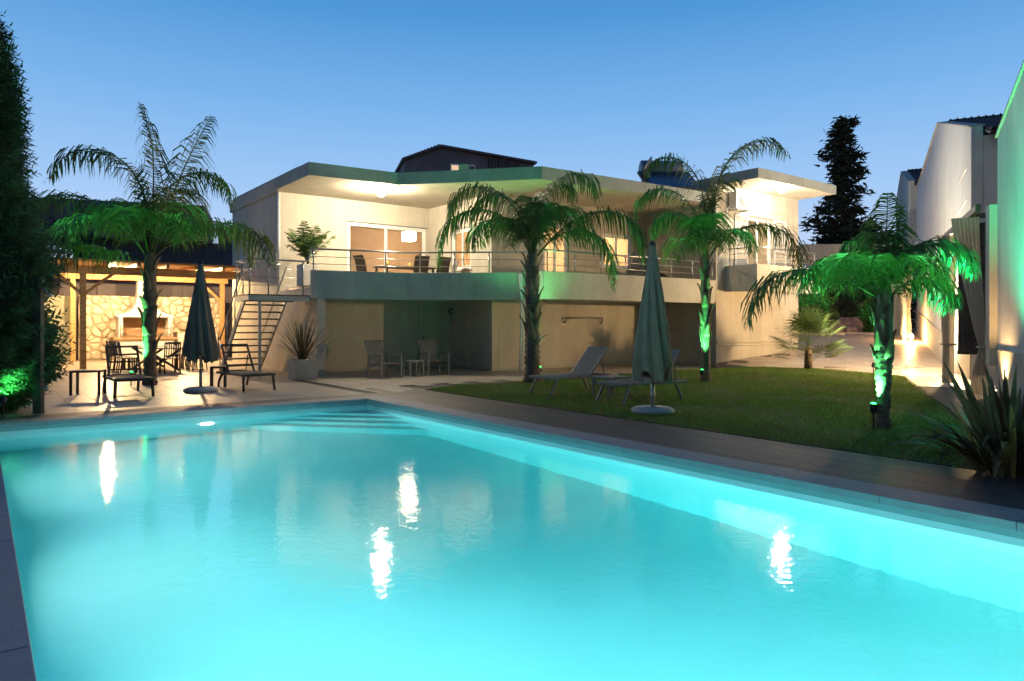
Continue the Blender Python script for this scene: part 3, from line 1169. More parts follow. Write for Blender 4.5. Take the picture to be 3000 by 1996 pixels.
# ------------------------------------------------------------------ outside stair
def stair():
    r = thing('outdoor_stair', 'open-riser metal stair with dark treads rising to the balcony landing', 'stair', HP(0, 0, 0), R0)
    LZ = 2.33
    A0, A1 = -1.62, -.42
    MB().box(-1.92, -.17, -3.1, -1.75, LZ - .035, LZ).build('landing_deck', M['tread'], r, bevel=.005)
    mb = MB()
    mb.box(-1.90, -.175, -3.08, -3.02, LZ - .17, LZ - .036)
    mb.box(-1.90, -.175, -1.84, -1.78, LZ - .17, LZ - .036)
    mb.box(-1.90, -1.84, -3.02, -1.84, LZ - .17, LZ - .036)
    mb.build('landing_beam', M['stair_metal'], r)
    MB().box(-1.60, -1.53, -3.0, -2.93, 0, LZ - .17).build('landing_post', M['stair_metal'], r, bevel=.005)
    yb, yt = .78, -1.78
    zt = LZ - .08
    for a in (A0, A1):
        MB().bar((a, yt, zt), (a, yb, .0), .05, .20).build('stringer', M['stair_metal'], r, bevel=.004)
    n = 10
    me = MB().box(A0 + .03, A1 - .03, -.14, .14, -.02, .02).mesh('tread', M['tread'])
    for k in range(1, n + 1):
        u = k / (n + .8)
        inst('tread', me, r, (0, yt + (yb - yt) * u, zt * (1 - u) + .03))
    # stair balustrade on the outer side
    MB().tube([(A0 - .03, yt, LZ + .92), (A0 - .03, yb, .95)], .024, 8).build('handrail', M['steel'], r, smooth=True)
    for h in (.30, .60):
        MB().tube([(A0 - .03, yt, LZ + h), (A0 - .03, yb, h)], .009, 6).build('rail', M['steel'], r, smooth=True)
    for u in (.02, .34, .66, .98):
        z0 = zt * (1 - u)
        MB().tube([(A0 - .03, yt + (yb - yt) * u, z0), (A0 - .03, yt + (yb - yt) * u, z0 + .98)], .018, 8).build('post', M['steel'], r, smooth=True)
    MB().tube([(A1 + .03, yt, LZ + .9), (A1 + .03, yb, .95)], .02, 8).build('handrail', M['steel'], r, smooth=True)
    # landing guard: left side and front, swept up to the balcony handrail
    MB().tube([(A0 - .05, yt, LZ + .92), (-1.86, -1.80, LZ + .97), (-1.86, -3.04, LZ + .97), (-.32, -3.04, LZ + .97), (-.20, -3.05, LZ + 1.02), (-.13, -3.05, 3.60), (-.10, -3.06, 3.66), (.05, -3.10, 3.68)], .025, 10).build('handrail', M['steel'], r, smooth=True)
    for h in (.25, .48, .72):
        MB().tube([(-1.86, -1.80, LZ + h), (-1.86, -3.04, LZ + h), (-.28, -3.04, LZ + h)], .009, 6).build('rail', M['steel'], r, smooth=True)
    for x, y in ((-1.86, -1.82), (-1.86, -3.04), (-1.35, -3.04), (-.36, -3.04)):
        MB().tube([(x, y, LZ), (x, y, LZ + .97)], .02, 8).build('post', M['steel'], r, smooth=True)
    # inner rail up to the house wall
    MB().tube([(-.55, -1.80, LZ + .97), (-.95, -1.80, LZ + .9)], .02, 8).build('handrail', M['steel'], r, smooth=True)


stair()


# ------------------------------------------------------------------ ceiling lamps, wall fittings
def ceiling_lamp(p, label, mat, r=.12):
    o = thing('ceiling_lamp', label, 'lamp', p, 0)
    MB().lathe([(.07, .04), (.09, .1), (.09, .13)], 18, (0, 0, 0)).build('lamp_base', M['white_alu'], o, smooth=True)
    prof = [(max(.004, r * sin(pi * k / 9)), -r * cos(pi * k / 9) * .85 - .05) for k in range(10)]
    MB().lathe(prof, 18).build('globe', mat, o, smooth=True)


_p = HP(.9, 0, 0)
ceiling_lamp(Vector((-4.12, 22.1, 5.67)), 'bright white globe lamp under the balcony roof by the sliding door', M['lamp_warm'])
ceiling_lamp(Vector((9.62, 25.05, 6.325)), 'bright globe lamp under the wing roof slab above the shutters', M['lamp_cool'])

fl = thing('floodlight', 'unlit black square floodlight standing on the villa roof edge', 'floodlight', HP(3.95, -4.9, RTOP), R0 - .75)
MB().box(-.17, .17, -.05, .05, -.02, .2).build('housing', M['black'], fl, bevel=.015)
MB().box(-.15, .15, -.056, -.051, 0, .18).build('lens', M['gate'], fl)
MB().box(-.02, .02, -.02, .1, -.06, -.021).build('bracket', M['black'], fl)

wl = thing('wall_lamp', 'small black box lamp on the dark side wall of the villa', 'lamp', HP(0, 1.2, 4.35), R0)
MB().box(-.14, 0, -.09, .09, -.12, .12).build('lamp_body', M['black'], wl, bevel=.01)
MB().box(-.12, -.02, -.07, .07, -.128, -.121).build('lamp_glass', M['white_alu'], wl)
hr = thing('round_wall_lamp', 'small round black lamp on the ground floor wall corner under balcony', 'lamp', HP(5.35, -1.95, 1.95), R0)
MB().tube([(.09 * cos(2 * pi * k / 20), 0, .09 * sin(2 * pi * k / 20)) for k in range(21)], .03, 8, cap=False).build('ring', M['black'], hr, smooth=True)
MB().tube([(0, 0, -.06), (0, .02, .06)], .03, 8).build('lamp_core', M['stucco'], hr, smooth=True)
MB().bar((0, .02, -.12), (.02, .0, -.0), .03, .03).build('arm', M['black'], hr)


# ------------------------------------------------------------------ roof clutter
def solar_heater(a, b, label):
    r = thing('solar_water_heater', label, 'solar heater', HP(a, b, RTOP), R0 - .55, 'solar water heaters on the villa roof')
    MB().tube([(-.78, 0, 1.0), (-.74, 0, 1.0), (.74, 0, 1.0), (.78, 0, 1.0)], [.2, .30, .30, .2], 24).build('tank', M['tank'], r, smooth=True)
    p = MB()
    p.add([(-.95, -1.5, .08), (.95, -1.5, .08), (.95, -.25, .85), (-.95, -.25, .85), (-.95, -1.47, .0), (.95, -1.47, .0), (.95, -.22, .77), (-.95, -.22, .77)],
          [(0, 1, 2, 3), (7, 6, 5, 4), (0, 4, 5, 1), (1, 5, 6, 2), (2, 6, 7, 3), (3, 7, 4, 0)])
    p.build('collector', M['solar'], r)
    for x in (-.7, .7):
        MB().bar((x, 0, .75), (x, .1, 0), .04, .04).build('leg', M['steel'], r)
        MB().bar((x, -.3, .75), (x, -.3, 0), .04, .04).build('leg', M['steel'], r)


solar_heater(12.05, -5.6, 'dark blue solar water heater tank with tilted collector on the villa roof')
sdish = thing('satellite_dish', 'dark satellite dish tilted edge-on on the villa roof beside solar heater', 'satellite dish', HP(11.1, -5.9, RTOP), R0)
dd = MB().lathe([(.01, 0), (.16, .016), (.3, .055), (.4, .10), (.4, .115), (.3, .07), (.16, .03), (.01, .015)], 24).build('dish', M['tank'], sdish, smooth=True)
dd.matrix_local = Matrix.Translation((0, 0, .85)) @ Matrix.Rotation(radians(-52), 4, 'Z') @ Matrix.Rotation(radians(-62), 4, 'Y')
MB().tube([(0, 0, 0), (0, 0, .85)], .03, 8).build('mast', M['steel'], sdish)
MB().tube([(0, 0, .85), (-.45, -.1, 1.05)], .012, 6).build('feed_arm', M['steel'], sdish)
rng = random.Random(4)
for k, (a, b, h, base) in enumerate([(12.6, -5.2, 1.25, RTOP), (12.75, -5.4, 1.35, RTOP), (12.9, -5.0, 1.1, RTOP), (12.2, -5.3, .9, RTOP)]):
    o = thing('rebar_rod', 'thin dark starter rod sticking up from the roof left of the wing', 'rod', HP(a, b, base), 0, 'starter rods on the villa roof')
    MB().tube([(0, 0, -.02), (rng.uniform(-.02, .02), 0, h * .5), (rng.uniform(-.05, .05), rng.uniform(-.03, .03), h)], .014, 5).build('rod', M['rebar'], o)

# ------------------------------------------------------------------ BBQ wall, pergola
def stone_wall():
    r = thing('stone_wall', 'rough pale fieldstone wall lit amber behind the dining table', 'wall', HP(0, 0, 0), R0)
    A0, A1, B0, Z1 = -4.5, 1.15, 11.0, 2.72
    MB().box(A0, A1, B0 + .06, B0 + .35, 0, Z1 - .02).build('mortar_core', M['mortar'], r)
    # irregular stones: Voronoi cells of jittered seeds, shrunk for the joints, corners rounded
    rs = random.Random(11)
    seeds = []
    z = .16
    row = 0
    while z < Z1:
        a = A0 + (.0 if row % 2 else .22)
        while a < A1 + .2:
            seeds.append((a + rs.uniform(-.15, .15), z + rs.uniform(-.12, .12)))
            a += rs.uniform(.27, .46)
        z += .255
        row += 1
    seeds = [p for p in seeds if rs.random() > .12]
    for k, (cx, cz) in enumerate(seeds):
        cell = [(A0, 0.0), (A1, 0.0), (A1, Z1), (A0, Z1)]
        for m_, (ox, oz) in enumerate(seeds):
            if m_ == k or abs(ox - cx) > 1.6 or abs(oz - cz) > 1.6:
                continue
            mx_, mz_ = (cx + ox) / 2, (cz + oz) / 2
            nx_, nz_ = ox - cx, oz - cz
            new = []
            for q in range(len(cell)):
                p1, p2 = cell[q], cell[(q + 1) % len(cell)]
                d1 = (p1[0] - mx_) * nx_ + (p1[1] - mz_) * nz_
                d2 = (p2[0] - mx_) * nx_ + (p2[1] - mz_) * nz_
                if d1 <= 0:
                    new.append(p1)
                if d1 * d2 < 0:
                    u = d1 / (d1 - d2)
                    new.append((p1[0] + (p2[0] - p1[0]) * u, p1[1] + (p2[1] - p1[1]) * u))
            cell = new
            if len(cell) < 3:
                break
        if len(cell) < 3:
            continue
        gx, gz = sum(p[0] for p in cell) / len(cell), sum(p[1] for p in cell) / len(cell)
        rad = max(sqrt((p[0] - gx) ** 2 + (p[1] - gz) ** 2) for p in cell)
        if rad < .07:
            continue
        sh_ = max(.5, 1 - .034 / rad * 1.7)
        cell = [(gx + (p[0] - gx) * sh_, gz + (p[1] - gz) * sh_) for p in cell]
        pts = []
        for q in range(len(cell)):
            p1, p2 = cell[q], cell[(q + 1) % len(cell)]
            for u in (.22, .78):
                pts.append((p1[0] + (p2[0] - p1[0]) * u + rs.uniform(-.008, .008), p1[1] + (p2[1] - p1[1]) * u + rs.uniform(-.008, .008)))
        n_ = len(pts)
        fr = B0 + rs.uniform(-.02, .03)
        vs = [(x, B0 + .07, zz) for x, zz in pts] + [(x, fr + .022, zz) for x, zz in pts]
        vs += [(gx + (x - gx) * .84, fr - .014, gz + (zz - gz) * .82) for x, zz in pts]
        vs.append((gx, fr - .02 - rs.uniform(0, .012), gz))
        fs = []
        for q in range(n_):
            q2 = (q + 1) % n_
            fs += [(q, q2, n_ + q2, n_ + q), (n_ + q, n_ + q2, 2 * n_ + q2, 2 * n_ + q), (2 * n_ + q, 2 * n_ + q2, 3 * n_)]
        MB().add(vs, fs).build('stone', M['stone'], r)
    return r


stone_wall()


def barbecue():
    r = thing('barbecue_fireplace', 'white plastered barbecue fireplace with curved hood and brick firebox', 'fireplace', HP(-2.15, 10.55, 0), R0)
    # base and counter
    MB().box(-1.1, 1.1, -.42, .44, 0, .86).build('base', M['stucco_white'], r, bevel=.015)
    MB().box(-1.22, 1.22, -.52, .44, .862, .96).build('counter', M['brick'], r, bevel=.012)
    # firebox: cheeks and lintel around an open box
    MB().box(-1.02, -.86, -.38, .44, .962, 1.80).build('cheek', M['stucco_white'], r, bevel=.01)
    MB().box(.86, 1.02, -.38, .44, .962, 1.80).build('cheek', M['stucco_white'], r, bevel=.01)
    bm_ = MB().box(-.108, .108, -.02, .02, -.028, .028).mesh('brick', M['brick'])
    for row in range(13):
        for c in range(8):
            x = -.86 + .115 + c * .225 + (.1 if row % 2 else 0)
            if x < .8:
                inst('brick', bm_, r, (x, .36, .995 + row * .062))
    MB().box(-.86, .86, .385, .44, .962, 1.8).build('firebox_back', M['mortar'], r)
    MB().box(-.855, .855, -.36, .38, .9625, .975).build('hearth', M['brick'], r)
    # hood flaring down from the chimney
    prof = [(1.80, 1.08, .44), (1.88, 1.06, .42), (1.95, .82, .40), (2.05, .60, .37), (2.2, .44, .34), (2.42, .34, .31), (2.7, .28, .28), (3.1, .25, .26), (3.9, .25, .26)]
    mb = MB()
    for z, hw, hd in prof:
        y1 = .44
        mb.v += [(-hw, y1 - hd * 1.95, z), (hw, y1 - hd * 1.95, z), (hw, y1, z), (-hw, y1, z)]
    for i in range(len(prof) - 1):
        for k in range(4):
            k2 = (k + 1) % 4
            mb.f.append((i * 4 + k, i * 4 + k2, i * 4 + 4 + k2, i * 4 + 4 + k))
    mb.f.append((3, 2, 1, 0))
    mb.f.append(tuple(len(mb.v) - 4 + k for k in range(4)))
    mb.build('hood', M['stucco_white'], r, bevel=.012)
    # grill rods and guard rail
    for z in (1.02, 1.10, 1.32):
        MB().tube([(-.95, -.42, z), (.95, -.42, z)], .012, 6).build('guard_rail', M['steel'], r, smooth=True)
    for x in (-.95, .95):
        MB().tube([(x, -.42, .96), (x, -.42, 1.6), (x, -.3, 1.72)], .015, 6).build('guard_post', M['steel'], r, smooth=True)
    for k in range(7):
        MB().tube([(-.05 + k * .06, -.525, .95), (-.05 + k * .06, -.55, .85)], .012, 5).build('skewer_handle', M['black'], r)


barbecue()
cn = thing('stone_counter', 'plain white masonry counter at the right end of the stone wall', 'counter', HP(-.15, 10.3, 0), R0)
MB().box(-.75, .9, 0, .65, 0, 1.12).build('counter_body', M['stucco_white'], cn, bevel=.015)
MB().box(-.78, .93, -.03, .65, 1.122, 1.17).build('counter_top', M['plinth'], cn, bevel=.01)

gt = thing('garden_gate', 'pale green metal gate with gridded upper panel beside the pergola post', 'gate', HP(-5.3, 10.95, 0), R0)
MB().box(-.6, .6, -.02, .02, .06, 1.60).build('gate_panel', M['gate'], gt, bevel=.004)
MB().box(-.6, -.55, -.03, .03, 1.601, 2.66).build('gate_frame', M['gate'], gt)
MB().box(.55, .6, -.03, .03, 1.601, 2.66).build('gate_frame', M['gate'], gt)
MB().box(-.55, .55, -.03, .03, 2.60, 2.66).build('gate_frame', M['gate'], gt)
MB().box(-.549, .549, .012, .02, 1.601, 2.599).build('backing_sheet', M['gate'], gt)
for k in range(1, 12):
    MB().bar((-.55 + k * .092, 0, 1.602), (-.55 + k * .092, 0, 2.598), .012, .012).build('grid_bar', M['gate'], gt)
for k in range(1, 11):
    MB().bar((-.549, -.009, 1.6 + k * .09), (.549, -.009, 1.6 + k * .09), .010, .010).build('grid_bar', M['gate'], gt)
MB().tube([(.5, -.03, 1.1), (.5, -.08, 1.1), (.38, -.08, 1.1)], .012, 6).build('handle', M['black'], gt)
MB().box(.62, .72, -.05, .05, 0, 2.7).build('gate_post', M['dark_wood'], gt)


def pergola():
    r = thing('pergola', 'amber-lit timber pergola with boarded roof over the dining terrace', 'pergola', HP(0, 0, 0), R0)
    FB, BB = 4.6, 10.55
    A0, A1 = -9.2, .75
    for a, b in ((-5.0, FB), (-4.75, BB), (1.0, BB - .05), (-9.0, FB), (-9.0, BB)):
        MB().box(a - .09, a + .09, b - .09, b + .09, 0, 3.188 if b < 6 else 3.34).build('post', M['wood'], r, bevel=.008)
    MB().box(A0, -.02, FB - .07, FB + .07, 3.19, 3.46).build('front_beam', M['wood'], r, bevel=.008)
    MB().box(A0, 1.25, BB - .07, BB + .07, 3.342, 3.56).build('back_beam', M['wood'], r, bevel=.008)
    for x0, z0, x1, z1, b in ((-4.92, 2.55, -4.1, 3.24, FB), (.93, 2.55, .1, 3.34, BB - .05), (-5.08, 2.55, -5.8, 3.24, FB)):
        MB().bar((x0, b, z0), (x1, b, z1), .1, .12, (0, 1, 0)).build('brace', M['wood'], r, bevel=.006)
    # rafters run away from the pool
    sl = .10 / (BB - FB)
    a = A0 + .2
    while a < .9:
        b0, b1 = (FB - .45, 11.2) if a < -.1 else (5.45, 11.2)
        MB().bar((a, b0, 3.53 + (b0 - FB) * sl), (a, b1, 3.53 + (b1 - FB) * sl), .09, .14).build('rafter', M['wood'], r, bevel=.006)
        a += .93
    # roof boards laid across the rafters
    me = MB().box(A0, -.03, -.071, .071, 0, .022).mesh('roof_board', M['wood_b'])
    me2 = MB().box(A0, 1.2, -.071, .071, 0, .022).mesh('roof_board', M['wood_b'])
    b = FB - .42
    while b < 11.2:
        inst('roof_board', me if b < 5.4 else me2, r, (0, b, 3.602 + (b - FB) * sl), (sl, 0, 0))
        b += .146
    # dark bitumen cover on top
    MB().add([(A0, FB - .5, 3.63), (-.03, FB - .5, 3.63), (-.03, 11.3, 3.76), (A0, 11.3, 3.76), (A0, FB - .5, 3.66), (-.03, FB - .5, 3.66), (-.03, 11.3, 3.79), (A0, 11.3, 3.79)],
             [(3, 2, 1, 0), (4, 5, 6, 7), (0, 1, 5, 4), (1, 2, 6, 5), (2, 3, 7, 6), (3, 0, 4, 7)]).build('roof_cover', M['wood'], r)


pergola()


def pergola_lamp(a, b, label):
    o = thing('pergola_lamp', label, 'lamp', HP(a, b, 3.50), R0, 'globe lamps under the pergola roof')
    MB().lathe([(.045, .025), (.05, .05), (.05, .10)], 14).build('lamp_base', M['black'], o)
    prof = [(max(.004, .07 * sin(pi * k / 8)), -.07 * cos(pi * k / 8) - .03) for k in range(9)]
    MB().lathe(prof, 16).build('globe', M['lamp_amber'], o, smooth=True)


pergola_lamp(-3.9, 7.6, 'round amber globe lamp under the pergola roof on the gate side')
pergola_lamp(-1.2, 7.2, 'round amber globe lamp under the pergola roof on the stair side')

# ================================================================== FURNITURE
def lounger(label, loc, rz, style, group):
    """x runs from the foot end to the head end"""
    r = thing('sun_lounger', label, 'sun lounger', loc, rz, group)
    fm, sm = (M['dark_wood'], M['sling_dark']) if style == 'dark' else (M['taupe'], M['sling_grey'])
    W = .33
    z = .36
    for s in (-1, 1):
        MB().bar((0, s * W, z), (1.86, s * W, z - .02), .05, .055).build('side_rail', fm, r, bevel=.008)
    for x in (.03, 1.83):
        MB().bar((x, -W + .025, z - .005), (x, W - .025, z - .005), .05, .05).build('end_rail', fm, r, bevel=.008)
    # legs
    for s in (-1, 1):
        if style == 'dark':
            MB().tube([(.10, s * W, z - .02), (.08, s * (W + .01), .2), (.04, s * (W + .02), 0)], [.034, .03, .028], 8).build('leg', fm, r, smooth=True)
            MB().tube([(1.45, s * W, z - .02), (1.58, s * W, .26), (1.70, s * (W + .01), .12), (1.74, s * (W + .01), 0)], [.034, .03, .028, .026], 8).build('leg', fm, r, smooth=True)
        else:
            MB().bar((.22, s * W, z - .02), (.05, s * (W + .02), 0), .045, .045).build('leg', fm, r, bevel=.006)
            MB().bar((1.52, s * W, z - .02), (1.70, s * (W + .02), 0), .045, .045).build('leg', fm, r, bevel=.006)
    # sling seat, slightly sagging
    mb = MB()
    nx, ny = 10, 6
    for i in range(nx + 1):
        for j in range(ny + 1):
            x = .03 + 1.12 * i / nx
            y = -W + .02 + (2 * W - .04) * j / ny
            sag = .035 * sin(pi * i / nx) * sin(pi * j / ny)
            mb.v.append((x, y, z + .03 - sag))
    for i in range(nx):
        for j in range(ny):
            k = i * (ny + 1) + j
            mb.f.append((k, k + ny + 1, k + ny + 2, k + 1))
    so = mb.build('seat_sling', sm, r, smooth=True)
    md = so.modifiers.new('thick', 'SOLIDIFY')
    md.thickness = .012
    # raised backrest
    ang = radians(52 if style == 'dark' else 47)
    bx, bz, BL = 1.16, z + .02, .80

    def bp(u, y, off=0):
        return (bx + cos(ang) * u - sin(ang) * off, y, bz + sin(ang) * u + cos(ang) * off)
    bf = MB()
    for s in (-1, 1):
        bf.bar(bp(0, s * (W - .03)), bp(BL, s * (W - .03)), .045, .045, (0, 1, 0))
    bf.bar(bp(BL - .02, -W + .05), bp(BL - .02, W - .05), .05, .05)
    bfo = bf.build('backrest_frame', fm, r, bevel=.008)
    if style == 'dark':
        for u in (.16, .36, .56):
            mb = MB()
            mb.bar(bp(u, -W + .05, .01), bp(u, W - .05, .01), .008, .05, (-sin(ang), 0, cos(ang)))
            mb.build('backrest_strap', sm, bfo)
    else:
        mb = MB()
        mb.add([bp(0, -W + .05, .01), bp(0, W - .05, .01), bp(BL - .03, W - .05, .01), bp(BL - .03, -W + .05, .01),
                bp(0, -W + .05, .02), bp(0, W - .05, .02), bp(BL - .03, W - .05, .02), bp(BL - .03, -W + .05, .02)],
               [(3, 2, 1, 0), (4, 5, 6, 7), (0, 1, 5, 4), (1, 2, 6, 5), (2, 3, 7, 6), (3, 0, 4, 7)])
        mb.build('backrest_sling', sm, r)
    MB().bar(bp(.5, -W + .06, -.03), (1.62, -W + .06, z), .02, .02).build('prop', fm, r)
    MB().bar(bp(.5, W - .06, -.03), (1.62, W - .06, z), .02, .02).build('prop', fm, r)
    return r


R90 = pi / 2
lounger('dark sun lounger on the terrace in front of the uplit palm and dining chairs', (-7.68, 14.30, 0), R0 + R90, 'dark', 'dark sun loungers on the terrace')
lounger('dark sun lounger on the terrace in front of the open-riser stair', (-5.63, 15.70, 0), R0 + R90 + .06, 'dark', 'dark sun loungers on the terrace')
lounger('grey sling sun lounger on the lawn in front of the trunk of the green-lit palm', (.55, 14.62, .02), R0 - .02, 'grey', 'grey sun loungers on the lawn')
lounger('grey sling sun lounger on the lawn partly behind the closed parasol', (1.78, 13.05, .02), R0, 'grey', 'grey sun loungers on the lawn')


def side_table(label, loc, rz, w, d, h, mat, group):
    r = thing('side_table', label, 'side table', loc, rz, group)
    MB().box(-w / 2, w / 2, -d / 2, d / 2, h - .045, h).build('table_top', mat, r, bevel=.006)
    t = .045
    me = MB().box(-t / 2, t / 2, -t / 2, t / 2, 0, h - .046).mesh('leg', mat)
    for x in (-1, 1):
        for y in (-1, 1):
            inst('leg', me, r, (x * (w / 2 - t / 2), y * (d / 2 - t / 2), 0))
    return r


side_table('small dark side table between the conifer hedge and the dark lounger', (-9.02, 14.95, 0), R0 * .35, .58, .42, .52, M['dark_wood'], 'dark side tables on the terrace')
side_table('small dark side table standing between the closed parasol and the dark lounger', (-6.98, 16.7, 0), R0 * .5, .34, .42, .5, M['dark_wood'], 'dark side tables on the terrace')
side_table('low grey side table between the two grey loungers on the lawn', (2.02, 14.25, .02), R0, .62, .5, .42, M['taupe'], None)


def arm_chair(label, loc, rz, mat, seatm, group):
    """x right, y back; faces -y"""
    r = thing('garden_armchair', label, 'armchair', loc, rz, group)
    W = .33
    for s in (-1, 1):
        MB().bar((s * W, -.32, 0), (s * W, -.34, .62), .05, .05).build('leg', mat, r, bevel=.006)
        MB().bar((s * W, .36, 0), (s * W, .26, .60), .05, .05).build('leg', mat, r, bevel=.006)
        MB().bar((s * W, -.40, .645), (s * W, .34, .60), .075, .03).build('arm', mat, r, bevel=.008)
        MB().bar((s * (W - .03), -.33, .37), (s * (W - .03), .30, .31), .03, .07).build('seat_rail', mat, r)
    for k in range(7):
        y = -.31 + k * .092
        MB().bar((-W + .03, y, .395 - (y + .31) * .1), (W - .03, y, .395 - (y + .31) * .1), .075, .02).build('seat_slat', seatm, r, bevel=.004)
    th = radians(24)
    for k in range(7):
        x = -.255 + k * .085
        MB().bar((x, .28, .36), (x, .28 + .72 * sin(th), .36 + .72 * cos(th)), .066, .018, (0, 1, 0)).build('back_slat', seatm, r, bevel=.003)
    for u in (.0, .70):
        MB().bar((-.30, .285 + u * sin(th), .37 + u * cos(th)), (.30, .285 + u * sin(th), .37 + u * cos(th)), .03, .06, (0, -sin(th), cos(th))).build('back_rail', seatm, r)
    return r


arm_chair('grey slatted garden armchair under the balcony beside the stair side wall', HP(1.35, -4.75, 0), R0 + .12, M['grey_wood'], M['taupe'], 'slatted garden armchairs under the balcony')
arm_chair('grey slatted garden armchair under the balcony nearer the ground floor door', HP(3.15, -4.45, 0), R0 - .12, M['grey_wood'], M['taupe'], 'slatted garden armchairs under the balcony')
side_table('small grey coffee table between the two slatted garden armchairs', HP(2.27, -4.75, 0), R0, .48, .45, .45, M['grey_wood'], None)


def dining_chair(label, loc, rz, mat, group):
    r = thing('dining_chair', label, 'chair', loc, rz, group)
    W = .22
    for s in (-1, 1):
        MB().bar((s * W, -.2, 0), (s * W, -.2, .44), .04, .04).build('leg', mat, r)
        MB().tube([(s * W, .24, 0), (s * W, .19, .45), (s * W, .27, .95)], .02, 6).build('leg', mat, r, smooth=True)
    MB().box(-W - .02, W + .02, -.23, .22, .44, .47).build('seat', mat, r, bevel=.008)
    MB().bar((-W, .27, .93), (W, .27, .93), .03, .07).build('top_rail', mat, r, bevel=.006)
    MB().bar((-W, .205, .54), (W, .205, .54), .025, .04).build('lower_rail', mat, r)
    me = MB().bar((0, .205, .55), (0, .268, .91), .028, .014, (0, 1, 0)).mesh('back_slat', mat)
    for k in range(6):
        inst('back_slat', me, r, (-.165 + k * .066, 0, 0))
    return r


proto = None
TA, TB0, TB1 = -3.1, 1.25, 4.55
for side, rz, a in ((-1, R0 + R90, TA - 1.0), (1, R0 - R90, TA + 1.0)):
    for k in range(4):
        b = 1.7 + k * .8
        lab = ('dark slatted dining chair on the ' + ('gate' if side < 0 else 'stair') + ' side of the table, '
               + ('closest to the pool', 'second from the pool', 'third from the pool', 'closest to the barbecue')[k])
        if proto is None:
            proto = dining_chair(lab, HP(a, b, 0), rz, M['dark_wood'], 'chairs along the sides of the dining table')
            c = proto
        else:
            c = copy_tree(proto)
            c['label'] = lab
        c.location = HP(a, b, 0)
        c.rotation_euler = (0, 0, rz + random.uniform(-.1, .1))
c = copy_tree(proto)
c.location = HP(TA - .05, .55, 0)
c.rotation_euler = (0, 0, R0 + pi + .12)
c['label'] = 'dark slatted dining chair at the pool end of the long dining table'
del c['group']
dt = thing('dining_table', 'long dark wooden dining table with crossed trestle legs below the pergola', 'table', HP(TA, 0, 0), R0)
for k in range(7):
    x = -.54 + k * .18
    MB().box(x - .086, x + .086, TB0, TB1, .72, .755).build('top_plank', M['grey_wood'], dt, bevel=.004)
for b in (TB0 + .45, TB1 - .45):
    MB().bar((-.5, b, 0), (.5, b, .70), .07, .09, (0, 1, 0)).build('crossed_leg', M['dark_wood'], dt)
    MB().bar((.5, b + .075, 0), (-.5, b + .075, .70), .07, .09, (0, 1, 0)).build('crossed_leg', M['dark_wood'], dt)
MB().bar((0, TB0 + .45, .36), (0, TB1 - .45, .36), .06, .08).build('stretcher', M['dark_wood'], dt)


# closed parasols
def parasol(label, loc, mat, seed, hem=.52, top=2.85, R=.30, rz=0):
    rs = random.Random(seed)
    r = thing('closed_parasol', label, 'parasol', loc, rz)
    MB().lathe([(.02, 0), (.33, 0), (.36, .03), (.355, .065), (.30, .10), (.06, .115), (.06, .12)], 36).build('base', M['concrete'], r, smooth=True)
    MB().tube([(0, 0, .1), (0, 0, .5)], .035, 12).build('base_sleeve', M['steel'], r, smooth=True)
    MB().tube([(0, 0, .4), (0, 0, top)], .024, 10).build('pole', M['steel'], r, smooth=True)
    n, m = 112, 40
    mb = MB()
    ph = [rs.uniform(0, 6.28) for _ in range(8)]
    nf = 8
    flap = [rs.uniform(.0, .42) if k % 2 else rs.uniform(0, .10) for k in range(nf)]
    for i in range(m + 1):
        u = i / m
        for k in range(n):
            th = 2 * pi * k / n
            cell = th / (2 * pi) * nf
            kk = int(cell) % nf
            fr = cell - int(cell)
            hz = hem + flap[kk] * (sin(pi * fr) ** .6)
            z = top - .04 - (top - .04 - hz) * u
            v = (top - z) / (top - hem)
            base = .045 + (R - .045) * (min(1, v * 1.02) ** .98)
            if v > .86:
                base *= 1 - .12 * (v - .86) / .14
            fold = 1 + (.26 * min(1, v * 3.0)) * (abs(sin(pi * fr)) - .62) * 1.5
            fine = 1 + .05 * min(1, v * 3) * sin(3 * th * nf / 2 + ph[1] + 3.0 * v) + .03 * sin(23 * th + ph[2] + 5 * v)
            tw = .35 * v + .10 * sin(3 * v + ph[3])
            rr = base * fold * fine
            mb.v.append((rr * cos(th + tw), rr * sin(th + tw) * .92, z))
    for i in range(m):
        for k in range(n):
            k2 = (k + 1) % n
            mb.f.append((i * n + k, i * n + k2, (i + 1) * n + k2, (i + 1) * n + k))
    o = mb.build('canopy', mat, r, smooth=True)
    md = o.modifiers.new('thick', 'SOLIDIFY')
    md.thickness = .008
    # wind vent cap with its own pleats
    mb = MB()
    for i in range(9):
        u = i / 8
        for k in range(48):
            th = 2 * pi * k / 48
            rr = (.05 + .075 * u ** .8) * (1 + .14 * u * sin(8 * th + .4))
            mb.v.append((rr * cos(th), rr * sin(th), top - .02 - .62 * u - .05 * u * sin(8 * th)))
    for i in range(8):
        for k in range(48):
            k2 = (k + 1) % 48
            mb.f.append((i * 48 + k, i * 48 + k2, (i + 1) * 48 + k2, (i + 1) * 48 + k))
    mb.build('vent_cap', mat, r, smooth=True)
    MB().lathe([(.055, -.035), (.06, -.01), (.05, .02), (.02, .035), (.012, .05)], 16, (0, 0, top)).build('finial', M['black'], r, smooth=True)
    return r


parasol('dark grey-green closed parasol on a round concrete base on the terrace', (-6.87, 15.5, 0), M['canvas'], 3, hem=.62, top=2.86, R=.34, rz=.5)
parasol('grey-green closed parasol on a round pale base on the lawn', (2.36, 11.78, .0), M['canvas2'], 8, hem=.52, top=2.84, R=.36, rz=1.0)


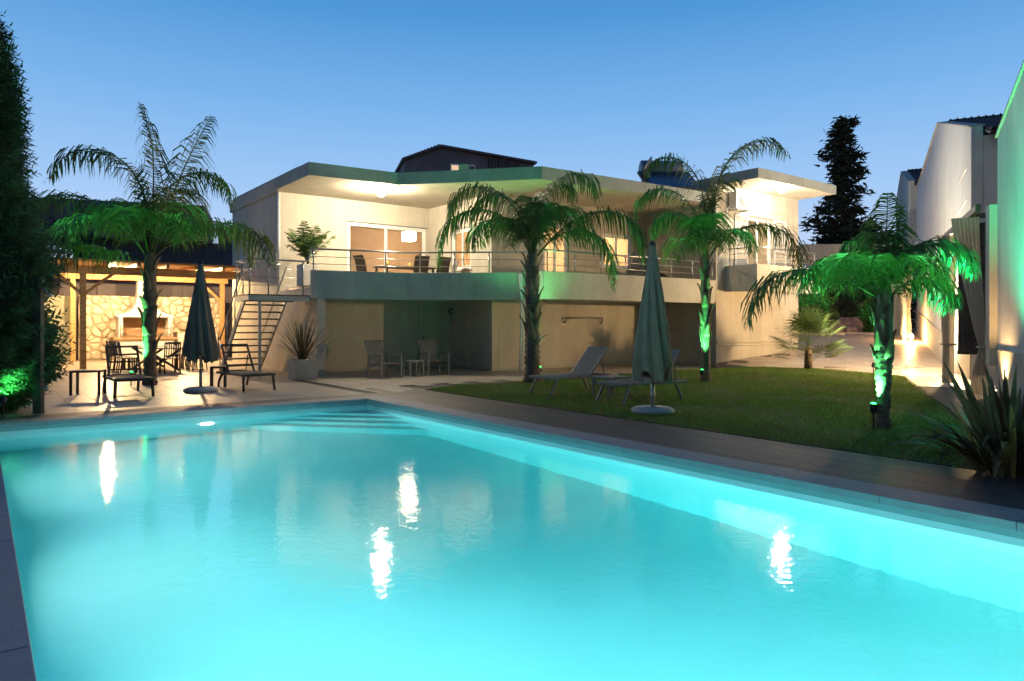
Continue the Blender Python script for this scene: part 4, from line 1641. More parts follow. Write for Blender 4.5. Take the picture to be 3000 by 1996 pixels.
# balcony furniture
def wicker_chair(label, loc, rz, mat, group):
    r = thing('balcony_chair', label, 'chair', loc, rz, group)
    W = .25
    for s in (-1, 1):
        MB().tube([(s * W, -.25, 0), (s * W, -.25, .44)], .018, 6).build('leg', mat, r)
        MB().tube([(s * W, .22, 0), (s * W, .2, .44)], .018, 6).build('leg', mat, r)
    MB().box(-W, W, -.27, .24, .42, .46).build('seat', mat, r, bevel=.012)
    mb = MB()
    pts = [(.22, .44), (.26, .65), (.31, .86), (.38, 1.0), (.42, 1.02)]
    for y, z in pts:
        mb.v += [(-W, y, z), (W, y, z), (W, y + .025, z + .004), (-W, y + .025, z + .004)]
    for i in range(4):
        for k in range(4):
            k2 = (k + 1) % 4
            mb.f.append((i * 4 + k, i * 4 + k2, i * 4 + 4 + k2, i * 4 + 4 + k))
    mb.f += [(0, 1, 2, 3), (16, 17, 18, 19)]
    mb.build('backrest', mat, r)
    return r


F2 = FLOOR + .002
wc = [(2.15, -2.05, R90 + .2, 'brown woven balcony chair turned sideways at the left end of the table', M['wicker']),
      (3.55, -2.75, pi - .1, 'brown woven balcony chair, back to the railing, next to the sideways brown one', M['wicker']),
      (4.25, -2.85, pi + .12, 'brown woven balcony chair, back to the railing, next to the pale chair', M['wicker']),
      (4.85, -2.4, -R90 - .25, 'pale grey balcony chair turned sideways at the right end of the table', M['sling_grey'])]
for a, b, rz, lab, m_ in wc:
    wicker_chair(lab, HP(a, b, F2), R0 + rz, m_, 'chairs at the balcony table')
bt = thing('balcony_table', 'dark brown table with yellow cups on the balcony', 'table', HP(3.5, -2.0, F2), R0)
MB().box(-.95, .95, -.45, .45, .70, .74).build('table_top', M['wicker'], bt, bevel=.01)
for x in (-.85, .85):
    for y in (-.38, .38):
        MB().box(x - .03, x + .03, y - .03, y + .03, 0, .699).build('leg', M['wicker'], bt)
for x, y in ((-.75, -.2), (.15, -.05), (.85, .1)):
    cp = thing('yellow_cup', 'small yellow cup standing on the balcony table', 'cup', HP(3.5 + x, -2.0 + y, F2 + .742), R0, 'yellow cups on the balcony table')
    MB().lathe([(.03, 0), (.045, .13), (.04, .13), (.028, .01)], 14).build('cup_body', M['yellow'], cp, smooth=True)
bag = thing('beanbag', 'dark rounded seat cushion on the balcony near the wing wall', 'cushion', HP(12.0, -5.6, F2), R0)
MB().lathe([(.05, 0), (.40, .03), (.48, .2), (.42, .42), (.26, .62), (.1, .7), (.02, .71)], 20).build('cushion', M['black'], bag, smooth=True)


# ================================================================== PLANTS
def leaf_blade(mb, base, az, el, L, W, droop, n=7, twist=0.0, fold=.25):
    """strap leaf with a keel, tapering to a point"""
    p = Vector(base)
    h = Vector((cos(az), sin(az), 0))
    side = Vector((-sin(az), cos(az), 0))
    o = len(mb.v)
    for i in range(n + 1):
        u = i / n
        e = el - droop * u ** 1.8
        d = h * cos(e) + Vector((0, 0, 1)) * sin(e)
        up = d.cross(side)
        w = W * (.55 + .9 * u if u < .4 else (.91 * (1 - ((u - .4) / .6) ** 1.6))) * .5 + .0008
        s2 = side * cos(twist * u) + up * sin(twist * u)
        mb.v += [tuple(p - s2 * w), tuple(p - up * w * fold), tuple(p + s2 * w)]
        p = p + d * (L / n)
    for i in range(n):
        a = o + i * 3
        mb.f += [(a, a + 1, a + 4, a + 3), (a + 1, a + 2, a + 5, a + 4)]


def phormium(root, n, L, W, mat, mat2, seed, spread=.12, elmin=35, elmax=88, droopmax=1.1):
    rs = random.Random(seed)
    for k in range(n):
        az = rs.uniform(0, 2 * pi)
        u = rs.random()
        el_ = radians(elmin + (elmax - elmin) * u ** .6)
        l = L * rs.uniform(.65, 1.05)
        dr = droopmax * rs.uniform(.1, 1) * (1.3 - u)
        mb = MB()
        rr = spread * rs.random()
        leaf_blade(mb, (rr * cos(az), rr * sin(az), 0), az + rs.uniform(-.3, .3), el_, l, W * rs.uniform(.7, 1.15), dr, 7, rs.uniform(-.6, .6))
        m_ = mat2 if (mat2 and rs.random() < .15) else mat
        mb.build('leaf', m_, root, smooth=True)


pl = thing('square_planter', 'square grey concrete planter standing on the terrace by the stair foot', 'planter', HP(-.75, -4.05, 0), R0)
MB().add([(-.29, -.29, 0), (.29, -.29, 0), (.29, .29, 0), (-.29, .29, 0), (-.32, -.32, .55), (.32, -.32, .55), (.32, .32, .55), (-.32, .32, .55),
          (-.28, -.28, .55), (.28, -.28, .55), (.28, .28, .55), (-.28, .28, .55), (-.27, -.27, .48), (.27, -.27, .48), (.27, .27, .48), (-.27, .27, .48)],
         [(3, 2, 1, 0), (0, 1, 5, 4), (1, 2, 6, 5), (2, 3, 7, 6), (3, 0, 4, 7), (4, 5, 9, 8), (5, 6, 10, 9), (6, 7, 11, 10), (7, 4, 8, 11),
          (8, 9, 13, 12), (9, 10, 14, 13), (10, 11, 15, 14), (11, 8, 12, 15)]).build('pot', M['planter'], pl, bevel=.012)
MB().box(-.27, .27, -.27, .27, .44, .485).build('soil', M['soil'], pl)
ph1 = thing('spiky_phormium', 'dark spiky flax plant with sword leaves growing in the square planter', 'plant', HP(-.75, -4.05, .48), 0)
phormium(ph1, 70, 1.35, .045, M['phormium'], None, 5, .10, 30, 89, .8)

ph2 = thing('giant_phormium', 'large flax clump with broad dark sword leaves and yellow drooping ones on the deck edge', 'plant', (4.95, 7.0, -.02), 0)
phormium(ph2, 130, 1.2, .085, M['phormium'], M['phormium_y'], 9, .26, 25, 88, 1.7)
mb = MB()
leaf_blade(mb, (-.12, 0, 0), pi * .97, radians(68), 1.28, .15, .12, 8, .3)
mb.build('leaf', M['phormium'], ph2, smooth=True)
mb = MB()
leaf_blade(mb, (-.1, .05, 0), pi * 1.0, radians(74), 1.20, .13, .15, 8, .5)
mb.build('leaf', M['phormium'], ph2, smooth=True)
for az_, el_, L_ in ((pi * 1.02, 50, 1.15), (pi * .95, 42, 1.0), (pi * 1.1, 55, 1.05), (pi * .88, 36, .95)):
    mb = MB()
    leaf_blade(mb, (-.15, 0, 0), az_, radians(el_), L_, .06, 2.0, 9, .2)
    mb.build('leaf', M['phormium_y'] if el_ < 45 else M['phormium'], ph2, smooth=True)

bp_ = thing('balcony_planter', 'pale square planter at the stair end of the balcony', 'planter', HP(.35, -1.55, F2), R0)
MB().box(-.26, .26, -.26, .26, 0, .68).build('pot', M['planter_w'], bp_, bevel=.02)
MB().box(-.23, .23, -.23, .23, .681, .69).build('soil', M['soil'], bp_)


# ---------------------------------------------------------------- palms
def frond_mesh(az, el, L, droop, pairs, leaf, rs, hang=.55, wid=.016, stiff=.0, r0=.022, petiole=.14, curl=0.0, ex=1.35):
    """arching rachis with hanging leaflets -> vertex and triangle lists"""
    N = 16
    V = []
    F = []
    p = Vector((0, 0, 0))
    pts = []
    tans = []
    for i in range(N + 1):
        u = i / N
        e = max(-1.5, el - droop * u ** ex)
        a_ = az + curl * u * u
        d = Vector((cos(a_) * cos(e), sin(a_) * cos(e), sin(e)))
        pts.append(p.copy())
        tans.append(d)
        p = p + d * (L / N)
    # rachis as a three sided tube
    for i in range(N + 1):
        d = tans[i]
        s = d.cross(Vector((0, 0, 1)))
        s = s.normalized() if s.length > 1e-3 else Vector((1, 0, 0))
        t = s.cross(d)
        r = r0 * (1 - .85 * i / N) + .002
        for k in range(3):
            th = 2 * pi * k / 3 + pi / 2
            V.append(pts[i] + s * cos(th) * r * 1.3 + t * sin(th) * r)
    for i in range(N):
        for k in range(3):
            k2 = (k + 1) % 3
            F.append((i * 3 + k, i * 3 + k2, i * 3 + 3 + k2))
            F.append((i * 3 + k, i * 3 + 3 + k2, i * 3 + 3 + k))
    dn = Vector((0, 0, -1))
    for j in range(pairs):
        u = petiole + (1 - petiole) * (j + rs.random() * .6) / pairs
        f = min(u * N, N - .001)
        i = int(f)
        q = pts[i].lerp(pts[i + 1], f - i)
        d = tans[i]
        s = d.cross(Vector((0, 0, 1)))
        s = s.normalized() if s.length > 1e-3 else Vector((-sin(az), cos(az), 0))
        t = s.cross(d)
        ln = leaf * (.35 + .65 * sin(pi * min(1, (u - petiole) / (1 - petiole) * .78 + .16)) ** .8) * (1 - .45 * max(0, u - .75) / .25)
        for sg in (-1, 1):
            l = ln * rs.uniform(.8, 1.12)
            fw = rs.uniform(.2, .55)
            lift = rs.uniform(-.35, .5)
            dr = (s * sg + d * fw + t * lift).normalized()
            m1 = q + (dr + dn * hang * .25).normalized() * l * .4
            d2 = (dr * (1 - hang * .6) + dn * hang).normalized()
            m2 = m1 + d2 * l * .35
            d3 = (dr * (1 - hang) * .8 + dn * (hang * 1.25) + Vector((rs.uniform(-.1, .1), rs.uniform(-.1, .1), 0))).normalized()
            e_ = m2 + d3 * l * .3
            wv = (d * .7 + t * .5 + s * rs.uniform(-.4, .4)).normalized() * wid * .5 * rs.uniform(.8, 1.25)
            o = len(V)
            V += [q - wv * .6, q + wv * .6, m1 - wv, m1 + wv, m2 - wv * .75, m2 + wv * .75, e_]
            F += [(o, o + 1, o + 3), (o, o + 3, o + 2), (o + 2, o + 3, o + 5), (o + 2, o + 5, o + 4), (o + 4, o + 5, o + 6)]
    return V, F


def palm(label, base, crown, r_base, r_mid, r_top, fronds, pairs, leaf, seed, boots=10, hang=.6, lean=(0, 0), wid=.017, group='green-lit garden palms'):
    rs = random.Random(seed)
    r = thing('palm_tree', label, 'palm tree', base, 0, group)
    H = crown
    n, m = 18, 46
    mb = MB()
    for i in range(m + 1):
        u = i / m
        rad = (r_base * (1 - u) + r_mid * u) if u < .6 else None
        if u < .12:
            rad = r_base * (1.25 - 2.0 * u)
        elif u < .55:
            rad = r_base * 1.01 + (r_mid - r_base) * (u - .12) / .43
        else:
            rad = r_mid + (r_top - r_mid) * ((u - .55) / .45) ** 1.5
        rad *= 1 + .075 * (1 if i % 2 else -1)
        for k in range(n):
            th = 2 * pi * k / n
            x, y = lean[0] * u * u, lean[1] * u * u
            nn = 1 + .18 * noise.noise(Vector((cos(th) * 2, sin(th) * 2, u * 14 + seed)))
            mb.v.append((x + rad * nn * cos(th), y + rad * nn * sin(th), u * H))
    for i in range(m):
        for k in range(n):
            k2 = (k + 1) % n
            mb.f.append((i * n + k, i * n + k2, (i + 1) * n + k2, (i + 1) * n + k))
    mb.build('trunk', M['palm_trunk'], r, smooth=True)
    # old leaf bases clasping the upper trunk
    for k in range(boots):
        u = (.30 if H > 2.5 else .52) + (.66 if H > 2.5 else .44) * (k + rs.random() * .7) / boots
        az = k * 2.4 + rs.uniform(-.4, .4)
        rad = r_mid + (r_top - r_mid) * max(0, (u - .55) / .45) ** 1.5
        bx, by = lean[0] * u * u + cos(az) * rad * .55, lean[1] * u * u + sin(az) * rad * .55
        mb = MB()
        hh = rs.uniform(.28, .55) * (H / 3.3) ** .6
        flare = rs.uniform(.03, .16) * (.15 if H < 2.5 else 1)
        P = []
        for q in range(5):
            v = q / 4
            rr = rad * .52 + flare * v ** 2 * .9
            P.append(Vector((bx + cos(az) * rr * (v * .9 + .35), by + sin(az) * rr * (v * .9 + .35), u * H - hh * .35 + hh * v)))
        side = Vector((-sin(az), cos(az), 0))
        for q, pp in enumerate(P):
            w = rad * (.60, .60, .48, .32, .14)[q]
            mb.v += [tuple(pp - side * w), tuple(pp + Vector((cos(az), sin(az), 0)) * w * .32), tuple(pp + side * w)]
        for q in range(4):
            a = q * 3
            mb.f += [(a, a + 1, a + 4, a + 3), (a + 1, a + 2, a + 5, a + 4)]
        o = mb.build('leaf_base', M['boot'], r, smooth=True)
        md = o.modifiers.new('thick', 'SOLIDIFY')
        md.thickness = .018
    top = Vector((lean[0], lean[1], H))
    for (az, el_, L, dr, *ex) in fronds:
        if not ex:
            az += rs.uniform(-12, 12)
            el_ += rs.uniform(-14, 5)
            L *= rs.uniform(.8, 1.15)
        az_ = radians(az + rs.uniform(-4, 4))
        V, F = frond_mesh(az_, radians(el_), L, radians(dr), int(pairs * L / 3.6), leaf * rs.uniform(.9, 1.1), rs, hang=hang * rs.uniform(.85, 1.1), wid=wid, curl=rs.uniform(-.2, .2), r0=.026 * L / 3.3, petiole=.18, ex=ex[0] if ex else 1.6)
        o = soup('frond', [tuple(v) for v in V], F, M['palm_leaf'], r)
        o.location = top + Vector((cos(az_) * r_top * .3, sin(az_) * r_top * .3, -rs.uniform(0, .25)))
    return r


palm('tall palm uplit green on the terrace between the dark lounger and dining table', (-8.92, 17.3, 0), 3.25, .135, .15, .12,
     [(180, 95, 3.8, 34, 2.8), (180, 92, 4.7, 190, 2.0), (0, 71, 3.8, 18, 2.0), (0, 88, 4.0, 200, 2.0), (182, 55, 3.95, 138, 2.0), (190, 18, 2.9, 114, 2.8),
      (-3, 36, 3.8, 138, 2.0), (-30, 88, 2.9, 200, 1.4), (200, 86, 2.9, 194, 1.3), (265, 82, 2.7, 170), (315, 72, 2.9, 170), (228, 70, 2.8, 165), (75, 80, 3.6, 150), (125, 74, 3.4, 160), (40, 70, 3.4, 165)],
     86, .95, 21, boots=15, hang=.74, wid=.030)
palm('palm with dark arching crown uplit green at the lawn edge before the balcony', (.52, 18.0, 0), 3.30, .19, .17, .13,
     [(0, 86, 3.7, 205, 2.6), (15, 92, 3.0, 190, 2.8), (180, 79, 3.8, 205, 2.0), (182, 70, 3.95, 205, 1.4), (178, 88, 3.0, 200, 2.0), (0, 51, 4.1, 186, 2.0), (-12, 55, 3.35, 205, 1.4),
      (270, 84, 2.6, 180), (305, 74, 2.7, 185), (240, 72, 2.7, 185), (90, 86, 3.3, 120), (130, 72, 3.0, 175), (55, 72, 3.0, 175), (205, 60, 2.6, 180)],
     90, .84, 22, boots=24, hang=.76, wid=.030)
palm('slender palm uplit bright green in front of the villa wing', (4.93, 17.9, .02), 3.25, .115, .115, .10,
     [(2, 84, 4.4, 158, 2.8), (180, 84, 3.4, 205, 2.0), (180, 92, 3.8, 198, 2.8), (-2, 59, 3.65, 170, 1.3), (10, 92, 2.6, 120, 2.8), (185, 75, 2.3, 205, 2.0),
      (270, 80, 2.4, 180), (235, 72, 2.5, 185), (300, 72, 2.3, 185), (110, 80, 2.9, 160), (60, 74, 2.8, 160), (215, 64, 2.2, 180)],
     86, .80, 23, boots=15, hang=.74, wid=.029)
palm('short stout palm glowing vivid green on the lawn beside the tiled path', (5.30, 10.02, .02), 1.90, .085, .115, .095,
     [(181, 31, 2.45, 146, 2.0), (178, 83, 1.9, 190, 1.3), (175, 92, 1.4, 205, 2.8), (0, 90, 2.15, 175, 1.3), (-3, 84, 1.9, 175, 1.3), (2, 67, 1.4, 175, 1.3),
      (270, 78, 1.3, 170), (235, 70, 1.5, 165), (305, 72, 1.35, 165), (205, 62, 1.7, 160), (70, 82, 1.5, 120), (130, 72, 1.6, 160), (335, 60, 1.4, 160), (30, 86, 1.45, 6), (355, 80, 1.3, 6)],
     140, .58, 24, boots=16, wid=.020, hang=.72)

# fan palm shrub at the far corner of the lawn
cy_ = thing('fan_palm_shrub', 'small dark multi-stemmed fan palm at the far corner of the lawn', 'plant', (9.65, 22.9, .03), 0)
rs = random.Random(31)
MB().tube([(0, 0, -.05), (.02, 0, .4), (0, 0, .75)], [.12, .13, .08], 12).build('trunk', M['boot'], cy_, smooth=True)
for k in range(40):
    az = rs.uniform(0, 2 * pi)
    el_ = radians(rs.uniform(0, 82))
    L_ = rs.uniform(.95, 1.45)
    st = Vector((.05 * cos(az), .05 * sin(az), .7 - .6 * (rs.random() ** 1.5 if el_ < .7 else 0)))
    d = Vector((cos(az) * cos(el_), sin(az) * cos(el_), sin(el_)))
    tip = st + d * L_ * .6
    V = []
    F = []
    sd_ = d.cross(Vector((0, 0, 1))).normalized()
    up = sd_.cross(d)
    V += [st - sd_ * .008, st + sd_ * .008, tip + sd_ * .006, tip - sd_ * .006]
    F += [(0, 1, 2), (0, 2, 3)]
    for q in range(22):
        th = radians(-105 + 210 * q / 21)
        dd_ = (d * cos(th) + sd_ * sin(th) + up * rs.uniform(.0, .2)).normalized()
        l = L_ * .55 * rs.uniform(.8, 1.1)
        w = (up * .4 + sd_ * cos(th) - d * sin(th)).normalized() * .014
        e_ = tip + dd_ * l + Vector((0, 0, -.12 * l))
        m_ = tip + dd_ * l * .5
        o = len(V)
        V += [tip, m_ - w, m_ + w, e_]
        F += [(o, o + 1, o + 2), (o + 1, o + 3, o + 2)]
    soup('fan_leaf', [tuple(v) for v in V], F, M['palm_leaf'], cy_)

# arching palm plant in the balcony planter
bpp = thing('balcony_palm', 'leafy potted palm in the pale balcony planter against the lit wall', 'plant', HP(.35, -1.55, F2 + .69), 0)
rs = random.Random(12)
for k in range(17):
    az = rs.uniform(0, 2 * pi)
    V, F = frond_mesh(az, radians(rs.uniform(58, 86)), rs.uniform(.9, 1.5), radians(rs.uniform(30, 75)), 24, .30, rs, hang=.22, wid=.032, r0=.010, petiole=.3)
    soup('frond', [tuple(v) for v in V], F, M['house_plant'], bpp)

# dark potted strelitzia under the balcony
sp = thing('potted_strelitzia', 'dark leafy plant in a tall pot under the balcony behind the parasol', 'plant', HP(11.2, -5.9, 0), 0)
MB().lathe([(.2, 0), (.27, .6), (.24, .6), (.2, .55)], 20).build('pot', M['planter'], sp, smooth=True)
rs = random.Random(17)
for k in range(24):
    mb = MB()
    leaf_blade(mb, (rs.uniform(-.08, .08), rs.uniform(-.08, .08), .55), rs.uniform(0, 6.28), radians(rs.uniform(50, 85)), rs.uniform(.9, 1.6), rs.uniform(.05, .12), rs.uniform(.4, 1.7), 8, rs.uniform(-.5, .5))
    mb.build('leaf', M['dark_tree'], sp, smooth=True)


# ---------------------------------------------------------------- conifers and dark trees
def sprays(n, fn, size, rs, flat=.6, per=9):
    """fine drooping foliage sprays; fn(rs)->(point, outward direction)"""
    V = []
    F = []
    for _ in range(n):
        p, out = fn(rs)
        out = (out + Vector((rs.uniform(-.5, .5), rs.uniform(-.5, .5), rs.uniform(-.35, .45)))).normalized()
        s = out.cross(Vector((rs.uniform(-1, 1), rs.uniform(-1, 1), rs.uniform(.2, 1)))).normalized()
        L = size * rs.uniform(.6, 1.3)
        for q in range(per):
            u = (q + .5) / per
            c = p + out * L * u
            sg = -1 if q % 2 else 1
            ln = L * .42 * (1 - .6 * u) * rs.uniform(.7, 1.2)
            e = c + (out * .75 + s * sg * .8 + Vector((0, 0, rs.uniform(-.25, .1)))).normalized() * ln
            w = (out - s * sg * .6).normalized() * ln * .15
            o = len(V)
            V += [tuple(c - w), tuple(c + w), tuple(e)]
            F.append((o, o + 1, o + 2))
    return V, F


def hedge_conifer(label, loc, H, R, n, size, seed, mat, per=9, group=None, core=True):
    r = thing('conifer', label, 'tree', loc, 0, group)
    MB().tube([(0, 0, -.05), (0, 0, H * .9)], [R * .12, R * .02], 8).build('trunk', M['bark'], r)
    rs = random.Random(seed)

    def fn(rs):
        z = H * (1 - rs.random() ** .62) if rs.random() < .85 else H * rs.random()
        z = H * rs.random() ** 1.05
        u = z / H
        prof = (min(1, u * 5 + .55)) * (1 - u) ** .68 if u > .02 else .5
        th = rs.uniform(0, 2 * pi)
        lump = 1 + .40 * noise.noise(Vector((cos(th) * 1.6, sin(th) * 1.6, z * .9 + seed)))
        rr = R * prof * lump * (rs.uniform(.55, 1.0) if rs.random() < .4 else rs.uniform(.85, 1.03))
        if noise.noise(Vector((cos(th) * 2.3, sin(th) * 2.3, z * 2.1 + seed))) < -.18:
            rr *= .72
        return Vector((rr * cos(th), rr * sin(th), z)), Vector((cos(th), sin(th), .35))
    V, F = sprays(n, fn, size, rs, per=per)
    soup('crown', V, F, mat, r)
    return r


hedge_conifer('tall dense dark green conifer at the pool corner beside the shower', (-9.14, 11.75, 0), 6.5, 1.0, 12000, .50, 41, M['conifer'], per=11)
hedge_conifer('tall dense conifer standing behind the one at the pool corner', (-12.1, 14.6, 0), 6.0, 1.2, 6000, .45, 42, M['conifer'], per=9)


def dark_tree(label, loc, H, R, seed, n=900, name='dark_tree', taper=.8, group=None, clump=.55, leaves=26, lf=.16, column=False):
    r = thing(name, label, 'tree', loc, 0, group)
    rs = random.Random(seed)
    MB().tube([(0, 0, -.3), (.1, 0, H * .45), (0, .1, H * .97)], [H * .025, H * .016, .02], 8).build('trunk', M['bark'], r, smooth=True)
    limbs = MB()
    V = []
    F = []
    nb = int(H * 5.5)
    for b in range(nb):
        z = H * (.10 + .88 * b / nb)
        u = z / H
        az = b * 2.4 + rs.uniform(-.5, .5)
        lobe = 1 + .45 * noise.noise(Vector((cos(az) * 1.1, sin(az) * 1.1, u * 6 + seed)))
        L = R * (1 - u) ** taper * lobe * rs.uniform(.65, 1.12) + .12
        if column:
            lobe = 1 + .8 * noise.noise(Vector((cos(az) * .9, sin(az) * .9, u * 7 + seed)))
            L = R * (.12 + .26 * min(1, (1 - u) * 3.2) + .62 * max(0, 1 - u * 1.75)) * lobe * rs.uniform(.55, 1.2)
        pts = []
        for q in range(6):
            v = q / 5
            pts.append(Vector((cos(az) * L * v, sin(az) * L * v, z + L * (.10 * v - .22 * v * v))))
        limbs.tube(pts, [max(.012, .05 * (1 - v / 5.5)) for v in range(6)], 5)
        for q in range(1, 6):
            v = q / 5
            for _ in range(max(2, int(leaves * (L / R + .25) * v))):
                c = pts[q] + Vector((rs.gauss(0, 1), rs.gauss(0, 1), rs.gauss(-.15, .75))) * clump * (.35 + .4 * L / R)
                dd_ = Vector((cos(az) + rs.gauss(0, .8), sin(az) + rs.gauss(0, .8), rs.gauss(-.3, .6))).normalized()
                s_ = dd_.cross(Vector((rs.gauss(0, 1), rs.gauss(0, 1), rs.gauss(0, 1)))).normalized()
                l = lf * rs.uniform(.7, 1.5)
                o = len(V)
                V += [tuple(c - s_ * l * .32), tuple(c + s_ * l * .32), tuple(c + dd_ * l * 1.5), tuple(c - dd_ * l * .5)]
                F += [(o, o + 1, o + 2), (o, o + 3, o + 1)]
    limbs.build('limbs', M['bark'], r)
    soup('crown', V, F, M['dark_tree'], r)
    return r


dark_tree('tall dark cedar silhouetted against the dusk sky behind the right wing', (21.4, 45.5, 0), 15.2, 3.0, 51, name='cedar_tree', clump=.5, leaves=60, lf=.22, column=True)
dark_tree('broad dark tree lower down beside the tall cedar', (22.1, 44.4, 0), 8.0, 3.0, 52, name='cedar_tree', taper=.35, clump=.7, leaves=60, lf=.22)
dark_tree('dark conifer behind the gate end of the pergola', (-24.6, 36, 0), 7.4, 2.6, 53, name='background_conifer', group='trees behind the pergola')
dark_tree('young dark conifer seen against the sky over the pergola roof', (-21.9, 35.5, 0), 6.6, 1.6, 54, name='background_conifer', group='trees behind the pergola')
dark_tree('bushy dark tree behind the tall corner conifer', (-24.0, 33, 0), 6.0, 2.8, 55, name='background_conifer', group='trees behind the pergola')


def bush(label, loc, R, H, seed, mat, n=2600, group=None, lf=.07):
    r = thing('garden_shrub', label, 'shrub', loc, 0, group)
    rs = random.Random(seed)
    V = []
    F = []
    st = MB()
    for k in range(9):
        az = rs.uniform(0, 6.28)
        st.tube([(0, 0, -.05), (R * .3 * cos(az), R * .3 * sin(az), H * .5), (R * .6 * cos(az), R * .6 * sin(az), H * .85)], [.02, .014, .006], 5)
    st.build('stems', M['bark'], r)
    for _ in range(n):
        th = rs.uniform(0, 2 * pi)
        z = H * rs.random()
        u = z / H
        rr = R * (1 - (2 * u - .9) ** 2 * .6) * (.55 + .45 * rs.random()) * (1 + .35 * noise.noise(Vector((cos(th) * 2, sin(th) * 2, z * 2 + seed))))
        c = Vector((rr * cos(th), rr * sin(th), z))
        d = Vector((cos(th) + rs.gauss(0, .6), sin(th) + rs.gauss(0, .6), rs.gauss(.2, .6))).normalized()
        s_ = d.cross(Vector((rs.gauss(0, 1), rs.gauss(0, 1), rs.gauss(0, 1)))).normalized()
        l = lf * rs.uniform(.7, 1.4)
        o = len(V)
        V += [tuple(c), tuple(c + d * l + s_ * l * .5), tuple(c + d * l * 2), tuple(c + d * l - s_ * l * .5)]
        F += [(o, o + 1, o + 2), (o, o + 2, o + 3)]
    soup('foliage', V, F, mat, r)
    return r


bush('leafy shrub lit green at the top of the ramp beside the wing', (15.1, 35.2, 1.0), 1.0, 2.3, 61, M['bush'], group='shrubs at the top of the ramp')
bush('leafy shrub lit green between the short palm and rocks up the ramp', (18.6, 36.0, 1.0), .9, 1.9, 62, M['bush'], group='shrubs at the top of the ramp')
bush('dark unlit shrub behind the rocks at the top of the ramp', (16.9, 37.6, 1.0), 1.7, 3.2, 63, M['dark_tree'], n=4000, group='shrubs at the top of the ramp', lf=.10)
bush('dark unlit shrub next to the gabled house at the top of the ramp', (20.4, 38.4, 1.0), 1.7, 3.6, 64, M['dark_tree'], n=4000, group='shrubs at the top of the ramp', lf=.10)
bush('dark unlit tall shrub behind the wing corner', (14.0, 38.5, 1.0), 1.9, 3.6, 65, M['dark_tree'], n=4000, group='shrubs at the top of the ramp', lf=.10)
for k, (x, y, s) in enumerate(((16.4, 35.6, .55), (17.2, 36.0, .7), (17.0, 35.2, .4))):
    o = thing('garden_rock', ('low', 'tall', 'small front')[k] + ' pinkish rock among the shrubs at the top of the ramp', 'rock', (x, y, 1.0), 0, 'rocks at the top of the ramp')
    mb = MB()
    nn_ = 10
    for i in range(7):
        for q in range(nn_):
            th, ph_ = 2 * pi * q / nn_, pi * i / 6
            v = Vector((sin(ph_) * cos(th), sin(ph_) * sin(th), cos(ph_) * .8))
            v *= s * (1 + .45 * noise.noise(v * 1.7 + Vector((k * 5, 0, 0))))
            mb.v.append(tuple(v + Vector((0, 0, s * .5))))
    for i in range(6):
        for q in range(nn_):
            q2 = (q + 1) % nn_
            mb.f.append((i * nn_ + q, i * nn_ + q2, (i + 1) * nn_ + q2, (i + 1) * nn_ + q))
    mb.build('rock_body', M['rock'], o)
# low kerb wall at the top of the ramp
kw = thing('kerb_wall', 'low pale kerb wall edging the planting at the top of the ramp', 'wall', (0, 0, 0), 0)
MB().box(13.2, 19.8, 34.2, 34.45, .9, 1.11).build('kerb', M['stucco'], kw, bevel=.015)

